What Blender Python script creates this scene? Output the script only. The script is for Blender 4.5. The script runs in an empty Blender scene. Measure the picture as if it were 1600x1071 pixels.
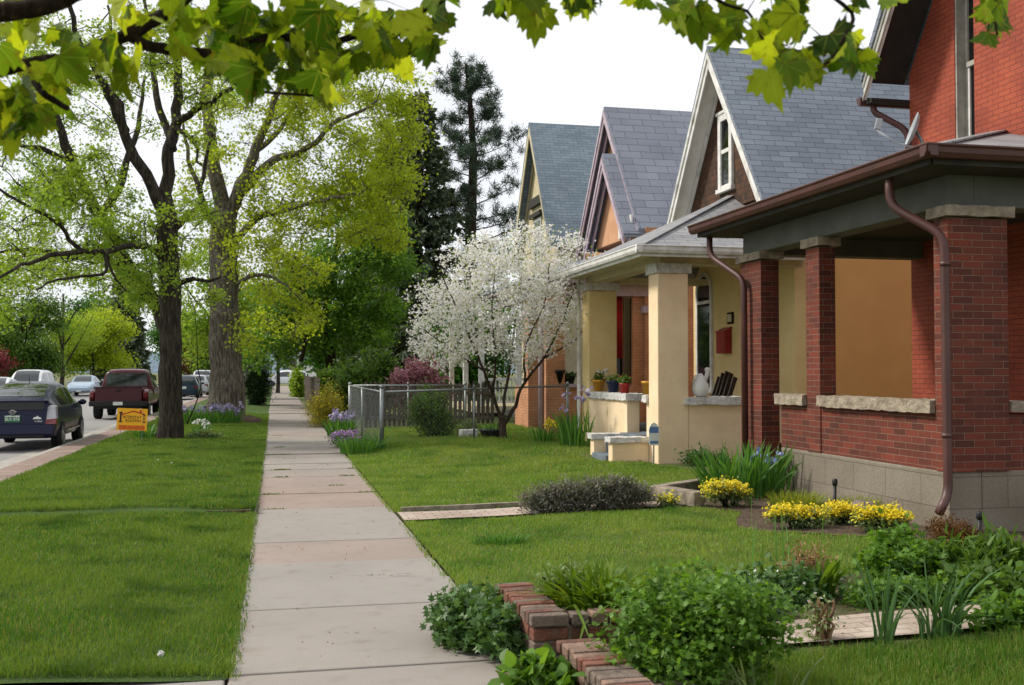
import bpy, bmesh, math, random
import numpy as np
from mathutils import Vector, Matrix, noise

R = math.radians
rnd = random.Random(11)
rng = np.random.default_rng(11)
sc = bpy.context.scene
COL = sc.collection

# ------------------------------------------------------------------ camera
CAMH = 1.6
YAW, PITCH, FPX = R(12.6), R(1.54), 1655.0
cam = bpy.data.cameras.new('camera')
cam.sensor_width = 36.0
cam.lens = FPX / 1600 * 36
cam.clip_start, cam.clip_end = 0.1, 6000
cam.dof.use_dof = True
cam.dof.focus_distance = 12.5
cam.dof.aperture_fstop = 5.6
camo = bpy.data.objects.new('camera', cam)
COL.objects.link(camo)
camo.location = (0, 0, CAMH)
camo.rotation_euler = (R(90) + PITCH, 0, -YAW)
sc.camera = camo

# ------------------------------------------------------------------ sky and sun (bright hazy overcast, soft sun ahead on the left)
SUN_EL, SUN_AZ = R(44), R(-66)            # azimuth from +Y, negative = left
w = bpy.data.worlds.new('World')
sc.world = w
w.use_nodes = True
nt = w.node_tree
nt.nodes.clear()
wo = nt.nodes.new('ShaderNodeOutputWorld')
bg = nt.nodes.new('ShaderNodeBackground')
sky = nt.nodes.new('ShaderNodeTexSky')
sky.sky_type = 'NISHITA'
sky.sun_disc = False
sky.sun_elevation = SUN_EL
sky.sun_rotation = SUN_AZ
sky.dust_density = 3.0
tcw = nt.nodes.new('ShaderNodeTexCoord')
nzw = nt.nodes.new('ShaderNodeTexNoise')
nzw.inputs['Scale'].default_value = 2.2
nzw.inputs['Detail'].default_value = 6
nzw.inputs['Roughness'].default_value = 0.6
rmw = nt.nodes.new('ShaderNodeMapRange')
rmw.inputs['From Min'].default_value = 0.3
rmw.inputs['From Max'].default_value = 0.5
rmw.inputs['To Min'].default_value = 0.72
rmw.inputs['To Max'].default_value = 1.0
mixw = nt.nodes.new('ShaderNodeMix')
mixw.data_type = 'RGBA'
mixw.inputs[7].default_value = (8.6, 8.8, 9.2, 1)
nt.links.new(tcw.outputs['Generated'], nzw.inputs['Vector'])
nt.links.new(nzw.outputs['Fac'], rmw.inputs['Value'])
nt.links.new(rmw.outputs['Result'], mixw.inputs[0])
nt.links.new(sky.outputs['Color'], mixw.inputs[6])
nt.links.new(mixw.outputs[2], bg.inputs['Color'])
bg.inputs['Strength'].default_value = 0.122
nt.links.new(bg.outputs['Background'], wo.inputs['Surface'])

sl = bpy.data.lights.new('sun', 'SUN')
sl.energy = 3.8
sl.angle = R(9)
sl.color = (1.0, 0.93, 0.82)
slo = bpy.data.objects.new('sun', sl)
COL.objects.link(slo)
sd = Vector((math.sin(SUN_AZ) * math.cos(SUN_EL), math.cos(SUN_AZ) * math.cos(SUN_EL), math.sin(SUN_EL)))
slo.rotation_euler = sd.to_track_quat('Z', 'Y').to_euler()

sc.view_settings.view_transform = 'Standard'
sc.view_settings.look = 'None'
sc.view_settings.exposure = 0.0
sc.view_settings.gamma = 1.0
sc.render.engine = 'CYCLES'
sc.cycles.max_bounces = 8
sc.cycles.transparent_max_bounces = 8

# ------------------------------------------------------------------ helpers
_F = Vector((math.sin(YAW) * math.cos(PITCH), math.cos(YAW) * math.cos(PITCH), math.sin(PITCH)))
_R = Vector((math.cos(YAW), -math.sin(YAW), 0))
_U = _R.cross(_F)


def at(u, v, Y=None, X=None, Z=None):
    """the place whose picture falls on photo pixel (u, v), at a known real Y, X or Z"""
    r = _F + _R * ((u - 800) / FPX) + _U * ((535.5 - v) / FPX)
    t = Y / r.y if Y is not None else X / r.x if X is not None else (Z - CAMH) / r.z
    return Vector((0, 0, CAMH)) + r * t


def lin(h):
    o = []
    for i in (0, 2, 4):
        c = int(h[i:i + 2], 16) / 255
        o.append(c / 12.92 if c <= 0.04045 else ((c + 0.055) / 1.055) ** 2.4)
    return tuple(o) + (1.0,)


def smooth01(t):
    t = np.clip(t, 0, 1)
    return t * t * (3 - 2 * t)


class MB:
    def __init__(s):
        s.v, s.f = [], []

    def add(s, vs, fs):
        n = len(s.v)
        s.v += [tuple(p) for p in vs]
        s.f += [tuple(i + n for i in f) for f in fs]
        return s

    def box(s, x0, x1, y0, y1, z0, z1):
        return s.add([(x0, y0, z0), (x1, y0, z0), (x1, y1, z0), (x0, y1, z0), (x0, y0, z1), (x1, y0, z1), (x1, y1, z1), (x0, y1, z1)],
                     [(0, 3, 2, 1), (4, 5, 6, 7), (0, 1, 5, 4), (1, 2, 6, 5), (2, 3, 7, 6), (3, 0, 4, 7)])

    def prism(s, pts, d):
        n = len(pts)
        d = Vector(d)
        a = [Vector(p) for p in pts]
        return s.add(a + [p + d for p in a], [tuple(range(n))[::-1], tuple(range(n, 2 * n))] + [(i, (i + 1) % n, n + (i + 1) % n, n + i) for i in range(n)])

    def bar(s, a, b, w, h, up=(0, 0, 1)):
        a, b = Vector(a), Vector(b)
        d = (b - a).normalized()
        x = d.cross(Vector(up))
        if x.length < 1e-4:
            x = d.cross(Vector((1, 0, 0)))
        x.normalize()
        y = x.cross(d)
        p = [a + x * (w / 2 * i) + y * (h / 2 * j) for i, j in ((-1, -1), (1, -1), (1, 1), (-1, 1))]
        return s.prism(p, b - a)

    def tube(s, pts, r, n=8, caps=True):
        pts = [Vector(p) for p in pts]
        m = len(pts)
        if not hasattr(r, '__len__'):
            r = [r] * m
        ref = None
        vs = []
        for i, p in enumerate(pts):
            d = (pts[min(i + 1, m - 1)] - pts[max(i - 1, 0)])
            d = d.normalized() if d.length > 1e-7 else Vector((0, 0, 1))
            if ref is None:
                ref = d.orthogonal().normalized()
            ref = (ref - d * ref.dot(d))
            ref = ref.normalized() if ref.length > 1e-6 else d.orthogonal().normalized()
            b = d.cross(ref)
            for k in range(n):
                a = 2 * math.pi * k / n
                vs.append(p + (ref * math.cos(a) + b * math.sin(a)) * r[i])
        fs = [(i * n + k, i * n + (k + 1) % n, (i + 1) * n + (k + 1) % n, (i + 1) * n + k) for i in range(m - 1) for k in range(n)]
        if caps:
            fs += [tuple(range(n))[::-1], tuple((m - 1) * n + k for k in range(n))]
        return s.add(vs, fs)

    def lathe(s, prof, c, n=16, axis='z', sx=1, sy=1):
        c = Vector(c)
        vs = []
        for r, z in prof:
            for k in range(n):
                a = 2 * math.pi * k / n
                q = (r * math.cos(a) * sx, r * math.sin(a) * sy, z)
                if axis == 'x':
                    q = (q[2], q[0], q[1])
                elif axis == 'y':
                    q = (q[0], q[2], q[1])
                vs.append(c + Vector(q))
        m = len(prof)
        fs = [(i * n + k, i * n + (k + 1) % n, (i + 1) * n + (k + 1) % n, (i + 1) * n + k) for i in range(m - 1) for k in range(n)]
        fs += [tuple(range(n))[::-1], tuple((m - 1) * n + k for k in range(n))]
        return s.add(vs, fs)

    def ball(s, c, rx, ry, rz, n=14, m=8):
        pr = [(max(1e-3, math.sin(math.pi * i / m)), -math.cos(math.pi * i / m)) for i in range(m + 1)]
        c = Vector(c)
        vs = [c + Vector((r * math.cos(2 * math.pi * k / n) * rx, r * math.sin(2 * math.pi * k / n) * ry, z * rz)) for r, z in pr for k in range(n)]
        fs = [(i * n + k, i * n + (k + 1) % n, (i + 1) * n + (k + 1) % n, (i + 1) * n + k) for i in range(m) for k in range(n)]
        return s.add(vs, fs)

    def build(s, name, mat, parent=None, smooth=False, bevel=0, rough=0, cuts=0, sub=0):
        me = bpy.data.meshes.new(name)
        me.from_pydata(s.v, [], s.f)
        bm = bmesh.new()
        bm.from_mesh(me)
        bmesh.ops.recalc_face_normals(bm, faces=bm.faces)
        if cuts:
            for _ in range(cuts):
                long = [e for e in bm.edges if e.calc_length() > 0.07]
                bmesh.ops.subdivide_edges(bm, edges=long, cuts=1, use_grid_fill=True)
        if rough:
            for v in bm.verts:
                q = v.co * 9
                v.co += Vector((noise.noise(q), noise.noise(q + Vector((7, 3, 1))), noise.noise(q + Vector((1, 9, 4))))) * rough
        bm.to_mesh(me)
        bm.free()
        autouv(me)
        o = bpy.data.objects.new(name, me)
        COL.objects.link(o)
        me.materials.append(mat)
        if smooth:
            me.polygons.foreach_set('use_smooth', [True] * len(me.polygons))
        if bevel:
            md = o.modifiers.new('edge', 'BEVEL')
            md.width = bevel
            md.segments = 2
            md.limit_method = 'ANGLE'
            md.angle_limit = R(40)
        if sub:
            md = o.modifiers.new('smooth', 'SUBSURF')
            md.levels = md.render_levels = sub
        attach(o, parent)
        return o


def attach(o, parent):
    if parent is not None:
        o.parent = parent
        r = parent
        off = Vector((0, 0, 0))
        # meshes are written in the thing's own frame when the thing says so, in world coordinates otherwise
        while r.parent is not None:
            r = r.parent
        if not r.get('local_frame') and parent.type == 'EMPTY':
            o.matrix_parent_inverse = Matrix.Translation(-parent.location)


def autouv(me):
    uv = me.uv_layers.new(name='UVMap')
    nl = len(me.loops)
    if nl == 0:
        return
    co = np.empty(len(me.vertices) * 3)
    me.vertices.foreach_get('co', co)
    co = co.reshape(-1, 3)
    vi = np.empty(nl, dtype=np.int32)
    me.loops.foreach_get('vertex_index', vi)
    npol = len(me.polygons)
    nrm = np.empty(npol * 3)
    me.polygons.foreach_get('normal', nrm)
    nrm = nrm.reshape(-1, 3)
    tot = np.empty(npol, dtype=np.int32)
    me.polygons.foreach_get('loop_total', tot)
    n = np.repeat(nrm, tot, axis=0)
    u = np.stack([-n[:, 1], n[:, 0], np.zeros(nl)], 1)
    l = np.linalg.norm(u, axis=1)
    flat = l < 0.05
    u[flat] = (1, 0, 0)
    l[flat] = 1
    u /= l[:, None]
    vv = np.cross(n, u)
    p = co[vi]
    out = np.stack([(p * u).sum(1), (p * vv).sum(1)], 1)
    uv.data.foreach_set('uv', out.ravel())


def tag(o, label=None, cat=None, group=None, kind=None):
    if label:
        o['label'] = label
    if cat:
        o['category'] = cat
    if group:
        o['group'] = group
    if kind:
        o['kind'] = kind
    return o


def thing(name, label, cat, loc=(0, 0, 0), group=None, rz=0, local=False):
    o = bpy.data.objects.new(name, None)
    o.empty_display_size = 0.2
    COL.objects.link(o)
    o.location = loc
    o.rotation_euler = (0, 0, rz)
    if local:
        o['local_frame'] = 1
    return tag(o, label, cat, group)


def copy_tree(o, parent=None):
    c = o.copy()
    COL.objects.link(c)
    if parent is not None:
        c.parent = parent
        c.matrix_parent_inverse = o.matrix_parent_inverse.copy()
    for ch in list(o.children):
        copy_tree(ch, c)
    return c


def raw_mesh(name, verts, loops, starts, totals, mat, parent=None, smooth=False):
    me = bpy.data.meshes.new(name)
    me.vertices.add(len(verts))
    me.vertices.foreach_set('co', np.ascontiguousarray(verts, dtype=np.float32).ravel())
    me.loops.add(len(loops))
    me.loops.foreach_set('vertex_index', np.ascontiguousarray(loops, dtype=np.int32))
    me.polygons.add(len(starts))
    me.polygons.foreach_set('loop_start', np.ascontiguousarray(starts, dtype=np.int32))
    me.polygons.foreach_set('loop_total', np.ascontiguousarray(totals, dtype=np.int32))
    me.update(calc_edges=True)
    me.validate()
    o = bpy.data.objects.new(name, me)
    COL.objects.link(o)
    me.materials.append(mat)
    if smooth:
        me.polygons.foreach_set('use_smooth', [True] * len(me.polygons))
    attach(o, parent)
    return o


# leaf outlines: x across, y from stalk (0) to tip (1)
SHAPES = {
    'diamond': [(0, 0), (.32, .45), (0, 1), (-.32, .45)],
    'oval': [(0, 0), (.22, .2), (.3, .5), (.18, .8), (0, 1), (-.18, .8), (-.3, .5), (-.22, .2)],
    'long': [(0, 0), (.1, .3), (.09, .65), (0, 1), (-.09, .65), (-.1, .3)],
    'needle': [(-.03, 0), (.03, 0), (0, 1)],
    'pine': [(-.05, 0), (.05, 0), (.04, .6), (0, 1), (-.04, .6)],
    'petal': [(0, 0), (.42, .5), (.25, .95), (-.25, .95), (-.42, .5)],
    'lobed': [(0, 0), (.16, .12), (.5, .3), (.2, .38), (.42, .68), (.12, .62), (0, 1), (-.12, .62), (-.42, .68), (-.2, .38), (-.5, .3), (-.16, .12)],
    'maple': [(0, 0), (.1, .0), (.26, -.07), (.42, -.04), (.39, .1), (.60, .2), (.50, .31), (.56, .42), (.63, .6), (.49, .57), (.43, .69), (.29, .58), (.3, .74), (.25, .84), (.13, .79), (0, 1.02),
              (-.13, .79), (-.25, .84), (-.3, .74), (-.29, .58), (-.43, .69), (-.49, .57), (-.63, .6), (-.56, .42), (-.50, .31), (-.60, .2), (-.39, .1), (-.42, -.04), (-.26, -.07), (-.1, .0)],
}


def leaves(name, P, size, mat, parent=None, shape='diamond', tip=(0, 0, 0), tipj=1.0, nup=0.5, fold=0.25, droop=0.2, sizej=0.35, T=None):
    """one mesh of many separate leaves; P = stalk points, tip = preferred pointing direction, nup = how far faces turn to the sky"""
    P = np.asarray(P, dtype=float)
    n = len(P)
    sh = np.array(SHAPES[shape])
    k = len(sh)
    t = rng.normal(size=(n, 3)) * tipj + (np.array(tip) if T is None else T)
    t /= np.linalg.norm(t, axis=1)[:, None] + 1e-9
    nn = rng.normal(size=(n, 3))
    nn[:, 2] = np.abs(nn[:, 2]) + nup * 2
    nn -= t * (nn * t).sum(1)[:, None]
    nn /= np.linalg.norm(nn, axis=1)[:, None] + 1e-9
    s = np.cross(t, nn)
    sz = size * (1 + rng.uniform(-sizej, sizej, n))
    x, y = sh[:, 0], sh[:, 1]
    z = np.abs(x) * fold - droop * y * y
    V = P[:, None, :] + sz[:, None, None] * (s[:, None, :] * x[None, :, None] + t[:, None, :] * y[None, :, None] + nn[:, None, :] * z[None, :, None])
    o = raw_mesh(name, V.reshape(-1, 3), np.arange(n * k), np.arange(n) * k, np.full(n, k), mat, parent)
    if shape == 'maple':
        uv = o.data.uv_layers.new(name='UVMap')
        if len(o.data.loops) == n * k:
            uv.data.foreach_set('uv', np.tile(sh.astype(np.float32), (n, 1)).ravel())
    return o


def blades(name, P, h, wd, mat, parent=None, lean=0.35, hj=0.4, D=None, segs=3, bend=0.5):
    """upright tapering strips (grass, iris, day lily leaves): one mesh of separate blades"""
    P = np.asarray(P, dtype=float)
    n = len(P)
    a = rng.uniform(0, 2 * math.pi, n)
    L = np.abs(rng.normal(0, lean, n))
    d = np.stack([np.cos(a) * L, np.sin(a) * L], 1)
    if D is not None:
        d += D
    H = (h if np.ndim(h) else np.full(n, h)) * (1 + rng.uniform(-hj, hj, n))
    W = (wd if np.ndim(wd) else np.full(n, wd)) * (1 + rng.uniform(-.3, .3, n))
    fa = rng.uniform(0, 2 * math.pi, n)
    side = np.stack([np.cos(fa), np.sin(fa), np.zeros(n)], 1)
    rows = []
    for i in range(segs + 1):
        q = i / segs
        off = d * (q ** (1 + bend))[..., None] if np.ndim(q) else d * (q ** (1 + bend))
        dl = np.linalg.norm(d, axis=1)
        zz = q * np.clip(1 - 0.32 * dl * q, 0.1, 1) - np.clip(dl - 1.0, 0, 2) * q * q * 0.45
        c = P + np.stack([off[:, 0] * H, off[:, 1] * H, zz * H], 1)
        if i == segs:
            rows.append(c[:, None, :])
        else:
            wv = side * (W * (1 - 0.55 * q * q) * 0.5)[:, None]
            rows.append(np.stack([c - wv, c + wv], 1))
    V = np.concatenate(rows, 1)
    k = V.shape[1]
    pat, tot = [], []
    for i in range(segs - 1):
        pat += [2 * i, 2 * i + 1, 2 * i + 3, 2 * i + 2]
        tot.append(4)
    pat += [2 * segs - 2, 2 * segs - 1, 2 * segs]
    tot.append(3)
    pat, tot = np.array(pat), np.array(tot)
    loops = (np.arange(n)[:, None] * k + pat[None]).ravel()
    totals = np.tile(tot, n)
    starts = np.concatenate([[0], np.cumsum(totals)[:-1]])
    return raw_mesh(name, V.reshape(-1, 3), loops, starts, totals, mat, parent)


# ------------------------------------------------------------------ materials
def newmat(name):
    m = bpy.data.materials.new(name)
    m.use_nodes = True
    t = m.node_tree
    return m, t, t.nodes['Principled BSDF']


def nd(t, kind, **kw):
    n = t.nodes.new(kind)
    for k, v in kw.items():
        if k in n.inputs:
            n.inputs[k].default_value = v
        else:
            setattr(n, k, v)
    return n


def mixrgb(t, fac, a, b, blend='MIX'):
    n = t.nodes.new('ShaderNodeMix')
    n.data_type = 'RGBA'
    n.blend_type = blend
    for i, x in ((0, fac), (6, a), (7, b)):
        if hasattr(x, 'is_output'):
            t.links.new(x, n.inputs[i])
        else:
            n.inputs[i].default_value = x
    return n.outputs[2]


def noise_fac(t, scale, lo=.35, hi=.65, detail=5, vec=None, rough=.55):
    n = nd(t, 'ShaderNodeTexNoise', Scale=scale, Detail=detail, Roughness=rough)
    t.links.new(vec if vec else nd(t, 'ShaderNodeTexCoord').outputs['Object'], n.inputs['Vector'])
    r = nd(t, 'ShaderNodeMapRange')
    r.inputs['From Min'].default_value = lo
    r.inputs['From Max'].default_value = hi
    t.links.new(n.outputs['Fac'], r.inputs['Value'])
    return r.outputs['Result']


def bump(t, b, h, strength=.3, dist=.01, prev=None):
    n = nd(t, 'ShaderNodeBump', Strength=strength, Distance=dist)
    t.links.new(h, n.inputs['Height'])
    if prev:
        t.links.new(prev, n.inputs['Normal'])
    t.links.new(n.outputs['Normal'], b.inputs['Normal'])
    return n.outputs['Normal']


def mat(name, c1, c2=None, rough=.6, scale=6, bscale=60, bstr=.25, bdist=.004, metal=0, coat=0, spec=.4, stain=None):
    m, t, b = newmat(name)
    c1 = lin(c1) if isinstance(c1, str) else c1
    if c2 is None:
        c2 = tuple(x * .82 for x in c1[:3]) + (1,)
    c2 = lin(c2) if isinstance(c2, str) else c2
    col = mixrgb(t, noise_fac(t, scale), c1, c2)
    if stain:
        col = mixrgb(t, noise_fac(t, stain[1], .52, .72), col, lin(stain[0]))
    t.links.new(col, b.inputs['Base Color'])
    b.inputs['Roughness'].default_value = rough
    b.inputs['Metallic'].default_value = metal
    b.inputs['Coat Weight'].default_value = coat
    b.inputs['Coat Roughness'].default_value = .06
    b.inputs['Specular IOR Level'].default_value = spec
    if bstr:
        bump(t, b, noise_fac(t, bscale, .2, .8), bstr, bdist)
    return m


def brickmat(name, c1, c2, mort, bw=.215, bh=.0677, ms=.009, rough=.8, paint=False, odd=None):
    m, t, b = newmat(name)
    uv = nd(t, 'ShaderNodeTexCoord').outputs['UV']
    br = nd(t, 'ShaderNodeTexBrick')
    br.inputs['Scale'].default_value = 1
    br.inputs['Brick Width'].default_value = bw
    br.inputs['Row Height'].default_value = bh
    br.inputs['Mortar Size'].default_value = ms / 2
    br.inputs['Mortar Smooth'].default_value = .3
    br.inputs['Bias'].default_value = -.1
    br.inputs['Color1'].default_value = lin(c1)
    br.inputs['Color2'].default_value = lin(c2)
    br.inputs['Mortar'].default_value = lin(mort)
    t.links.new(uv, br.inputs['Vector'])
    col = mixrgb(t, noise_fac(t, 1.3, .3, .75), br.outputs['Color'], (.55, .5, .48, 1), 'MULTIPLY')
    col = mixrgb(t, noise_fac(t, 30, .5, .8), col, (.7, .66, .62, 1), 'MULTIPLY')
    if odd:
        col = mixrgb(t, noise_fac(t, 2.2, .6, .75), col, lin(odd))
    t.links.new(col, b.inputs['Base Color'])
    b.inputs['Roughness'].default_value = rough
    inv = nd(t, 'ShaderNodeMath', operation='SUBTRACT')
    inv.inputs[0].default_value = 1
    t.links.new(br.outputs['Fac'], inv.inputs[1])
    p = bump(t, b, inv.outputs[0], .9, .008)
    bump(t, b, noise_fac(t, 70, .2, .8), .35, .004, p)
    return m


def shinglemat(name, c1, c2, gap, bw=.36, row=.14, ms=.012):
    m, t, b = newmat(name)
    uv = nd(t, 'ShaderNodeTexCoord').outputs['UV']
    # courses are never quite straight
    wob = nd(t, 'ShaderNodeTexNoise', Scale=1.6, Detail=2)
    t.links.new(uv, wob.inputs['Vector'])
    vs = nd(t, 'ShaderNodeVectorMath', operation='SCALE')
    vs.inputs['Scale'].default_value = .035
    t.links.new(wob.outputs['Color'], vs.inputs[0])
    va = nd(t, 'ShaderNodeVectorMath', operation='ADD')
    t.links.new(uv, va.inputs[0])
    t.links.new(vs.outputs[0], va.inputs[1])
    br = nd(t, 'ShaderNodeTexBrick')
    br.inputs['Scale'].default_value = 1
    br.inputs['Brick Width'].default_value = bw
    br.inputs['Row Height'].default_value = row
    br.inputs['Mortar Size'].default_value = ms / 2
    br.inputs['Mortar Smooth'].default_value = .2
    br.inputs['Color1'].default_value = lin(c1)
    br.inputs['Color2'].default_value = lin(c2)
    br.inputs['Mortar'].default_value = lin(gap)
    t.links.new(va.outputs[0], br.inputs['Vector'])
    col = mixrgb(t, noise_fac(t, .9, .3, .7), br.outputs['Color'], (.78, .78, .8, 1), 'MULTIPLY')
    col = mixrgb(t, noise_fac(t, 90, .45, .7), col, (.8, .8, .8, 1), 'MULTIPLY')
    t.links.new(col, b.inputs['Base Color'])
    b.inputs['Roughness'].default_value = .9
    sx = nd(t, 'ShaderNodeSeparateXYZ')
    t.links.new(va.outputs[0], sx.inputs[0])
    dv = nd(t, 'ShaderNodeMath', operation='DIVIDE')
    t.links.new(sx.outputs['Y'], dv.inputs[0])
    dv.inputs[1].default_value = row
    fr = nd(t, 'ShaderNodeMath', operation='FRACT')
    t.links.new(dv.outputs[0], fr.inputs[0])
    iv = nd(t, 'ShaderNodeMath', operation='SUBTRACT')
    iv.inputs[0].default_value = 1
    t.links.new(fr.outputs[0], iv.inputs[1])
    p = bump(t, b, iv.outputs[0], .6, .02)
    bump(t, b, noise_fac(t, 120, .2, .8), .3, .003, p)
    return m


def leafmat(name, cols, transl=.45, tcol=None, rough=.5, patch=None, spec=.3, veins=False):
    m, t, b = newmat(name)
    g = nd(t, 'ShaderNodeNewGeometry')
    cr = nd(t, 'ShaderNodeValToRGB')
    e = cr.color_ramp.elements
    e[0].position, e[1].position = 0, 1
    e[0].color, e[1].color = lin(cols[0]), lin(cols[-1])
    for i, c in enumerate(cols[1:-1]):
        e.new((i + 1) / (len(cols) - 1)).color = lin(c)
    t.links.new(g.outputs['Random Per Island'], cr.inputs['Fac'])
    col = cr.outputs['Color']
    if patch:
        col = mixrgb(t, noise_fac(t, patch[1], .38, .66, 4), col, lin(patch[0]))
        if len(patch) > 2:
            col = mixrgb(t, noise_fac(t, patch[3], .5, .75, 3), col, lin(patch[2]))
    if veins:                                                   # pale veins running from the stalk to the tip of each lobe
        sx = nd(t, 'ShaderNodeSeparateXYZ')
        t.links.new(nd(t, 'ShaderNodeTexCoord').outputs['UV'], sx.inputs[0])

        def mth(op, a, b_=None):
            n = nd(t, 'ShaderNodeMath', operation=op)
            for i, x in enumerate((a, b_)):
                if x is None:
                    continue
                if hasattr(x, 'is_output'):
                    t.links.new(x, n.inputs[i])
                else:
                    n.inputs[i].default_value = x
            return n.outputs[0]
        ax = mth('ABSOLUTE', sx.outputs['X'])
        best = None
        for a_ in (0.0, .62, 1.12):
            d_ = mth('ABSOLUTE', mth('SUBTRACT', mth('MULTIPLY', ax, math.cos(a_)), mth('MULTIPLY', sx.outputs['Y'], math.sin(a_))))
            best = d_ if best is None else mth('MINIMUM', best, d_)
        msk = mth('LESS_THAN', best, .012)
        col = mixrgb(t, mth('MULTIPLY', msk, .22), col, lin('b3bd5a'))
        col = mixrgb(t, noise_fac(t, 45, .56, .75), col, lin('6b5a22'))
    t.links.new(col, b.inputs['Base Color'])
    b.inputs['Roughness'].default_value = rough
    b.inputs['Specular IOR Level'].default_value = spec
    if transl:
        tr = nd(t, 'ShaderNodeBsdfTranslucent')
        tc = mixrgb(t, 1.0, col, lin(tcol) if tcol else (1.6, 1.5, .6, 1), 'MULTIPLY') if not tcol else mixrgb(t, .6, col, lin(tcol))
        t.links.new(tc, tr.inputs['Color'])
        mx = nd(t, 'ShaderNodeMixShader')
        mx.inputs[0].default_value = transl
        t.links.new(b.outputs[0], mx.inputs[1])
        t.links.new(tr.outputs[0], mx.inputs[2])
        t.links.new(mx.outputs[0], t.nodes['Material Output'].inputs['Surface'])
    return m


def barkmat(name, c1, c2, sc_=5):
    m, t, b = newmat(name)
    tc = nd(t, 'ShaderNodeTexCoord').outputs['Object']
    mp = nd(t, 'ShaderNodeMapping')
    mp.inputs['Scale'].default_value = (1, 1, .16)
    t.links.new(tc, mp.inputs['Vector'])
    f = noise_fac(t, sc_ * 4, .38, .62, 6, mp.outputs['Vector'], .7)
    col = mixrgb(t, f, lin(c2), lin(c1))
    col = mixrgb(t, noise_fac(t, 1.2, .4, .7), col, (.7, .66, .6, 1), 'MULTIPLY')
    t.links.new(col, b.inputs['Base Color'])
    b.inputs['Roughness'].default_value = .95
    b.inputs['Specular IOR Level'].default_value = .15
    bump(t, b, f, 1.0, .03)
    return m


def glassmat(name, c='0b0e10', rough=.04):
    m, t, b = newmat(name)
    b.inputs['Base Color'].default_value = lin(c)
    b.inputs['Roughness'].default_value = rough
    b.inputs['Specular IOR Level'].default_value = .7
    bump(t, b, noise_fac(t, 3, .2, .8), .04, .01)
    return m


M = {}
M['porch_brick'] = brickmat('porch_brick', '7d3520', '532417', '917b67', ms=.0065, odd='5f2e20')
M['red_brick'] = brickmat('painted_red_brick', 'ad5135', 'a2472e', '883c2a', ms=.012)
M['peach_brick'] = brickmat('painted_peach_brick', 'd69d76', 'ce926b', 'bd8460', ms=.01)
M['stone'] = mat('sandstone', 'a59885', '7d7264', rough=.9, scale=9, bscale=25, bstr=.7, bdist=.02)
M['whitestone'] = mat('white_painted_stone', 'd9d7d3', 'b4b2b0', rough=.8, scale=12, bscale=28, bstr=.8, bdist=.02)
M['foundation'] = mat('foundation_concrete', '8f8674', '756d5e', rough=.9, scale=2.2, bscale=90, stain=('5f574b', 1.4))
M['beam'] = mat('grey_beam_paint', '5f605a', '52534d', rough=.7, scale=3)
M['darkwood'] = mat('dark_soffit_boards', '2c2824', '201d1a', rough=.75, scale=4)
M['ceil'] = mat('porch_ceiling_paint', '3a3630', '2c2925', rough=.8, scale=3)
M['brown'] = mat('brown_gutter_enamel', '53302b', '452724', rough=.48, scale=3, bstr=.05, spec=.5)
M['white'] = mat('white_trim_paint', 'e0dfdc', 'cac8c4', rough=.6, scale=5, bscale=40, bstr=.2, stain=('aaa69f', 3))
M['greytrim'] = mat('grey_trim_paint', 'a9a69c', '8d8a80', rough=.65, scale=5, stain=('75726a', 4))
M['cream'] = mat('cream_stucco', 'f0d8b4', 'e8cda8', rough=.9, scale=2.5, bscale=45, bstr=.55, bdist=.012, stain=('dfc7a2', 1.7))
M['yellow'] = mat('yellow_stucco', 'e4cc94', 'dbc084', rough=.9, scale=2, bscale=45, bstr=.55, bdist=.012)
M['yellow_shaded'] = mat('yellow_stucco_shaded', 'dfad6c', 'd8a564', rough=.9, scale=1.5, bscale=50, bstr=.5, bdist=.01)  # deeper copy of the yellow stucco, side wall shade put into its colour
M['lav'] = mat('lavender_trim_paint', 'bcacb6', 'a596a2', rough=.6, scale=5)
M['ivory'] = mat('ivory_siding_paint', 'cbbf9f', 'b7ab8c', rough=.7, scale=4)
M['shingle_blue'] = shinglemat('blue_grey_shingles', '828b96', '717a85', '43474d', .40, .135)
M['shingle_lilac'] = shinglemat('lilac_grey_shingles', '888d98', '7b808c', '4d5058', .60, .26, .016)
M['shingle_green'] = shinglemat('green_grey_shingles', '828f98', '6f7e89', '464f58', .34, .12)
M['shingle_pale'] = shinglemat('pale_weathered_shingles', '9a9a98', '85868a', '4e4f52', .40, .14)
M['wood_shingle'] = brickmat('brown_wood_shingles', '5f3a1c', '35200f', '170d07', .11, .12, .014)
M['orange_wall'] = mat('orange_painted_boards', 'cb9c7a', 'bf8f6c', rough=.7, scale=3)
M['glass'] = glassmat('window_glass')
M['darkin'] = mat('dark_door_paint', '24211f', '191716', rough=.5)
M['soil'] = mat('garden_soil', '6a5848', '4a3c30', rough=1, scale=14, bscale=35, bstr=1, bdist=.04)
M['metal'] = mat('galvanised_steel', '8d9392', '737979', rough=.45, metal=.7, scale=9, bstr=.1)
M['dishgrey'] = mat('dish_grey_paint', 'a9adb2', '8f9398', rough=.45, bstr=0)
M['black'] = mat('black_plastic', '1d1d1d', '141414', rough=.5, bstr=.1)
M['rubber'] = mat('tyre_rubber', '1b1b1c', '121213', rough=.85)
M['oldwood'] = mat('weathered_timber', '9c9080', '6f6558', rough=.9, scale=11, bscale=45, bstr=.6, bdist=.01)
M['greywood'] = mat('grey_fence_wood', '5f564c', '433c34', rough=.9, scale=7, bscale=45, bstr=.5)
M['darkfence'] = mat('dark_fence_wood', '4a3f35', '332b25', rough=.9, scale=7, bscale=45)
M['redpaint'] = mat('red_enamel', 'a02820', '861f19', rough=.4)
M['redcloth'] = mat('red_cloth', 'a8231d', '8c1a17', rough=.9)
M['bluepot'] = mat('blue_glaze', '22304f', '1b2742', rough=.25)
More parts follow.
